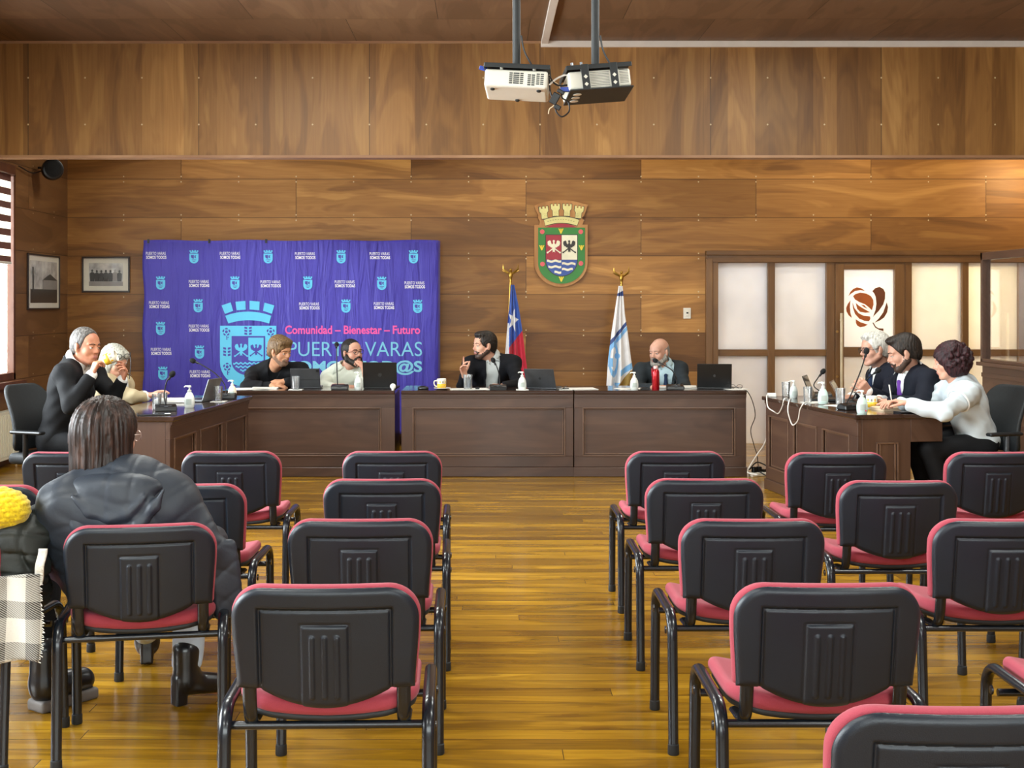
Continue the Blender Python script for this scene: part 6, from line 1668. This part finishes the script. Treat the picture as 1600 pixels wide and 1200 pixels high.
hx = [p.hell((0, -.055, -.035), (.085, .075, .095), .03)] + [p.hell((x * .062, -.005, -.03), (.036, .055, .085), .03) for x in (-1, 1)]
for i in range(150):
    a = random.uniform(0, 2 * PI); e = random.uniform(-.75, 1.5)
    q = V((.104 * math.cos(a) * math.cos(e), -.03 + .118 * math.sin(a) * math.cos(e), .01 + .116 * math.sin(e)))
    if q.y > .045 and q.z < .08: continue
    hx.append(p.hell(q, [random.uniform(.013, .022)] * 3, .003))
hx.append(p.hell((0, .09, -.035), (.052, .065, .085), .01, op=-1))
p.hair(H_['red'], .022, extra=hx, cutfront=False, amp=.003, name='curly_hair')
p.shirt(m_blouse, .018, 'blouse', sleeves=True, cut=.06, collar=False, amp=.0075, ge=.02)
w0 = p.shL + (p.armL[0] - p.shL) * .38; dr = (p.armL[0] - p.shL).normalized()
MB().tube([w0 + (Matrix.Rotation(2 * PI * i / 20, 3, dr) @ (dr.orthogonal().normalized() * .083)) for i in range(21)], .006, 6).build('sleeve_band', m_shw, p.o, smooth=True)
p.trousers(m_trk, .012); p.shoes(m_shoe)
pn = MB().tube([(0, 0, 0), (-.02, 0, .14)], [.003, .005], 8).tube([(0, 0, 0), (.003, 0, -.015)], [.003, .0008], 8).build('pen', m_paper, smooth=True); pn.location = at(1394, 633, 8.80); tag(pn, 'white pen in the hand of the woman in white', 'pen')
office_chair('office chair with tall mesh back behind the woman in white', (3.42, 8.93, 0), D(108))

# -- woman in the audience, seen from behind
m_coat = mat('rain_jacket_black', '#2a313b', .5, var=.15, vs=5, bump=.5, bs=22, spec=.5)
m_jean = cloth_mat('jeans_pale_blue', '#b9c6d6', .1, .4); m_boot = mat('boot_black', '#15161a', .3, coat=.2)
p = P('woman in black hooded jacket seen from behind in the audience', -1.19, 4.42, 182, 'fair', .006)
p.head(168, 617, 4.40, 146, 4, sc=.98, hair=.022)
p.torso(p.L(172, 764, 4.36), p.L(264, 788, 4.36), p.L(104, 790, 4.28), P0=(0, -.02, .56), girth=1.12)
p.arm('R', p.L(312, 860, 4.50), p.W((-1.02, 4.78, .62))); p.arm('L', p.L(92, 872, 4.40), p.W((-1.36, 4.72, .62)))
kr, kl = p.W((-1.12, 4.88, .50)), p.W((-1.33, 4.88, .50))
p.legs(knees=[kr, kl], ankles=[p.W((-1.125, 4.80, .11)), p.W((-1.42, 5.36, .10))], toes=[p.W((-1.02, 4.90, .035)), p.W((-1.45, 5.50, .045))])
p.body([hand(p.armR[1], p.Ld((-.3, .3, -.1)), (0, 0, -1), 1), hand(p.armL[1], p.Ld((.3, .3, -.1)), (0, 0, -1), -1)])
random.seed(5)
hx = [p.hell((0, -.06, -.05), (.085, .07, .12), .04), p.hell((0, -.05, -.12), (.095, .065, .075), .03)] + [p.hell((x * .068, -.01, -.07), (.032, .06, .12), .03) for x in (-1, 1)]
hx.append(p.hell((0, .085, -.03), (.055, .07, .10), .012, op=-1))
hm = hair_mat('hair_long_brown', '#120d0b', '#2a1e1a', '#523b32', .55, .4)
ph_, Hc = p.R.to_euler().z, p.H
def strands(X, Y, Z):
    th = np.arctan2(Y - Hc.y, X - Hc.x)
    return .0032 * np.sin(26 * th + 9 * (Z - Hc.z) + 2 * np.sin(7 * th)) + .0018 * np.sin(61 * th - 14 * (Z - Hc.z))
o = [p.hell((0, -.018, .034), (.097, .119, .108), .01)] + hx
p.part('long_hair', o, hm, .0045, strands)
p.glasses(mat('spectacle_pale', '#b8a49c', .3, .5))
# jacket: body, sleeves, hood folded on the back, tail hanging over the chair side
L_ = (p.N - p.P0).length; T3 = p.T
hd = p.N - p.fw * .138 - p.up * .035
tail = at(352, 905, 4.36); tw_ = p.I @ tail
ex = [sd_box(tw_, (.055, .02, .13), Matrix.Rotation(D(-9), 3, 'Y') @ Matrix.Rotation(D(25), 3, 'Z'), .018, .05), sd_ell(p.W(at(310, 845, 4.36)), (.07, .06, .10), None, .06), sd_ell(p.tp(0, -.02, L_ * .62), (.25, .145, .17), T3, .08), sd_ell(p.tp(0, -.01, L_ * .25), (.24, .15, .2), T3, .08)]
p.jacket(m_coat, g=.034, name='rain_jacket', v=None, lapel=False, cut=.03, amp=.0026, collar=False, extra=ex, ph=.7, crease=True)
ho = [sd_ell(hd + V((0, .0, -.0)), (.15, .045, .085), None, .02), sd_ell(hd + V((0, .03, .06)), (.165, .06, .05), None, .02), sd_cone(p.N, p.N + p.up * .3, .07, .085, .01, op=-1)]
rr = lambda x: .028 * max(.15, 1 - (x / .19) ** 2) ** .7
ux = [(-.185, .055), (-.15, -.01), (-.10, -.062), (-.045, -.092), (.0, -.10), (.05, -.09), (.10, -.055), (.145, .0), (.175, .06)]
ho += [sd_cone(hd + V((x0, -.022, z0)), hd + V((x1, -.022, z1)), rr(x0), rr(x1), .02) for (x0, z0), (x1, z1) in zip(ux, ux[1:])]
vx = [(-.12, .04), (-.06, -.015), (.0, -.035), (.06, -.02), (.115, .035)]
ho += [sd_cone(hd + V((x0, -.032, z0)), hd + V((x1, -.032, z1)), .55 * rr(x0 * 1.4), .55 * rr(x1 * 1.4), .02) for (x0, z0), (x1, z1) in zip(vx, vx[1:])]
p.part('hood', ho, m_coat, .006, creases(.0028, (26, 20, 18), 1.))
p.trousers(m_jean, .016, .12)
for i in (0, 1):
    a, t_ = p.an[i], p.to[i]; f = (t_ - a); f.z = 0; f.normalize()
    q = [sd_cone(a + V((0, 0, .09)), a, .052, .05, .02), sd_cone(a - V((0, 0, .03)), t_ + V((0, 0, .015)), .045, .036, .03), sd_box((a - f * .03) - V((0, 0, .06)), (.024, .026, .06), Matrix.Rotation(math.atan2(f.y, f.x), 3, 'Z'), .006, .006), sd_half((0, 0, .004), (0, 0, -1))]
    p.part('heeled_boot', q, m_boot, .006)

# -- person mostly outside the left edge
p = P('person cut off at the left edge, black boots and dark trousers showing', -1.90, 4.40, 172, 'fair', .008)
p.head(-160, 600, 4.35, 190, 10)
p.torso(p.W((-1.97, 4.33, 1.02)), p.W((-1.80, 4.33, .96)), p.W((-2.16, 4.35, .97)))
p.arm('R', p.W((-1.72, 4.45, .72)), p.W((-1.76, 4.68, .62))); p.arm('L', p.W((-2.18, 4.45, .72)), p.W((-2.0, 4.68, .62)))
p.legs(knees=[p.W((-1.67, 4.82, .50)), p.W((-2.0, 4.84, .5))], ankles=[p.W((-1.635, 4.74, .12)), p.W((-2.0, 4.75, .12))], toes=[p.W((-1.54, 4.87, .05)), p.W((-2.0, 4.9, .05))])
p.body([hand(p.armR[1], p.Ld((-.5, .3, -.1)), (0, 0, -1), 1), hand(p.armL[1], p.Ld((.5, .3, -.1)), (0, 0, -1), -1)])
p.hair(H_['dark'], .012); p.jacket(m_fleece, g=.02, v=None, lapel=False, cut=.04); p.trousers(m_trk, .012)
m_sole = mat('boot_sole_grey', '#6a6460', .6)
for i in (0, 1):
    a, t_ = p.an[i], p.to[i]; f = (t_ - a); f.z = 0; f.normalize()
    q = [sd_cone(a + V((0, 0, .10)), a, .055, .055, .02), sd_cone(a - V((0, 0, .04)), t_ + V((0, 0, .02)), .056, .048, .03), sd_half((0, 0, .035), (0, 0, -1))]
    bt = p.part('ankle_boot', q, m_boot, .006)
    c = (a + t_) / 2; c.z = .02
    so = sdf_obj('sole', [sd_box(c, ((t_ - a).length / 2 + .038, .05, .022), Matrix.Rotation(math.atan2(f.y, f.x), 3, 'Z'), .012)], .006, m_sole, bt)

# black coat and bag heap hanging between the two left chairs, yellow hat on it, plaid scarf
random.seed(3)
m_olive = mat('coat_black_olive', '#1e221e', .6, var=.25, vs=7, bump=.25, bs=120)
o = []
for px, py, d, r in ((40, 838, 4.22, (.11, .09, .07)), (20, 880, 4.18, (.13, .08, .12)), (62, 905, 4.22, (.06, .08, .13)), (15, 930, 4.16, (.12, .07, .08)), (70, 815, 4.28, (.035, .05, .05)), (30, 820, 4.25, (.09, .08, .05))):
    c = at(px - 12, py, d); o.append(sd_ell(c, r, None, .03))
c = sdf_obj('coat', o, .006, m_olive, None, creases(.008, (52, 44, 30), 2.)); tag(c, 'black coat heaped over the side of the chair at the left edge', 'coat')
hc = at(-4, 797, 4.20)
def knit(X, Y, Z):
    th = np.arctan2(Z - hc.z, X - hc.x); ph2 = np.arcsin(np.clip((Y - hc.y) / .12, -1, 1))
    u = (X - hc.x) * 190 + 0; v = (Z - hc.z) * 190
    return -.0045 * np.abs(np.sin(u * .5 + (np.floor(v / PI) % 2) * PI / 2) * np.sin(v))
t_ = NT('yellow_knit'); n_ = t_.noise(t_.obj(), 120, 3); pp = t_.princ(Base_Color=t_.ramp(n_, [(.3, '#c9a400'), (.7, '#f2d818')]), Roughness=.9, Sheen_Weight=.3); t_.put(pp, 'Normal', t_.bump(n_, .5, .004)); m_yk = t_.out(pp)
hat = sdf_obj('knitted_hat', [sd_ell(hc, (.105, .085, .075), None, .02), sd_ell(hc + V((-.07, 0, -.01)), (.10, .08, .068), None, .03), sd_half(hc - V((0, 0, .064)), (0, 0, -1), .015)], .004, m_yk, None, knit); tag(hat, 'bright yellow chunky knitted hat lying on the black coat', 'hat')
def plaid():
    t = NT('plaid_wool'); sp_ = t.n('ShaderNodeSeparateXYZ', {0: t.obj()}).outputs
    def band(c, per, w, off): return t.math('LESS_THAN', t.math('FRACT', t.math('ADD', t.math('DIVIDE', c, per), off)), w)
    a = band(sp_[0], .115, .42, .30); b_ = band(sp_[2], .13, .42, .12)
    s_ = t.math('MULTIPLY', t.math('ADD', a, b_), .5)
    tw = band(t.math('ADD', sp_[0], t.math('MULTIPLY', sp_[2], 1.6)), .011, .5, 0)
    m_ = t.math('MULTIPLY', s_, t.math('ADD', .5, t.math('MULTIPLY', tw, .9)))
    dd = t.math('MINIMUM', m_, 1.0)
    c_ = t.mix(dd, rgb('#cfccc2'), rgb('#221d1b'))
    n = t.noise(t.obj(), 300, 2)
    p_ = t.princ(Base_Color=c_, Roughness=.95, Sheen_Weight=.3); t.put(p_, 'Normal', t.bump(n, .6, .003)); return t.out(p_)
sc_ = thing('plaid_scarf', 'black and white plaid wool scarf hanging from the chair at the left edge', 'scarf', at(0, 960, 4.06))
def sfn(u, v):
    x = -.16 + .286 * u + .008 * math.sin(5 * v); z = -.15 + .27 * v + .006 * math.sin(9 * u)
    return (x, .012 * math.sin(11 * u + 2 * v) + .02 * v, z)
MB().grid(sfn, 30, 26).build('scarf_cloth', plaid(), sc_, smooth='all', solid=.006)
MB().grid(lambda u, v: (.098 + .028 * u + .01 * v, .02 + .02 * v + .006 * math.sin(9 * v), .09 + .055 * v + .0 + .055 * v), 4, 12).build('scarf_end', mat('wool_white', '#d9d6cc', .95, bump=.6, bs=250), sc_, smooth='all', solid=.006)
b = MB(); random.seed(9)
for i in range(40):
    v = i / 39; x, y, z = sfn(1, v); b.tube([(x, y, z), (x + random.uniform(.006, .012), y - .003, z + random.uniform(-.006, .003))], [.0022, .001], 4)
b.build('fringe', mat('wool_white', '#d9d6cc', .95), sc_)
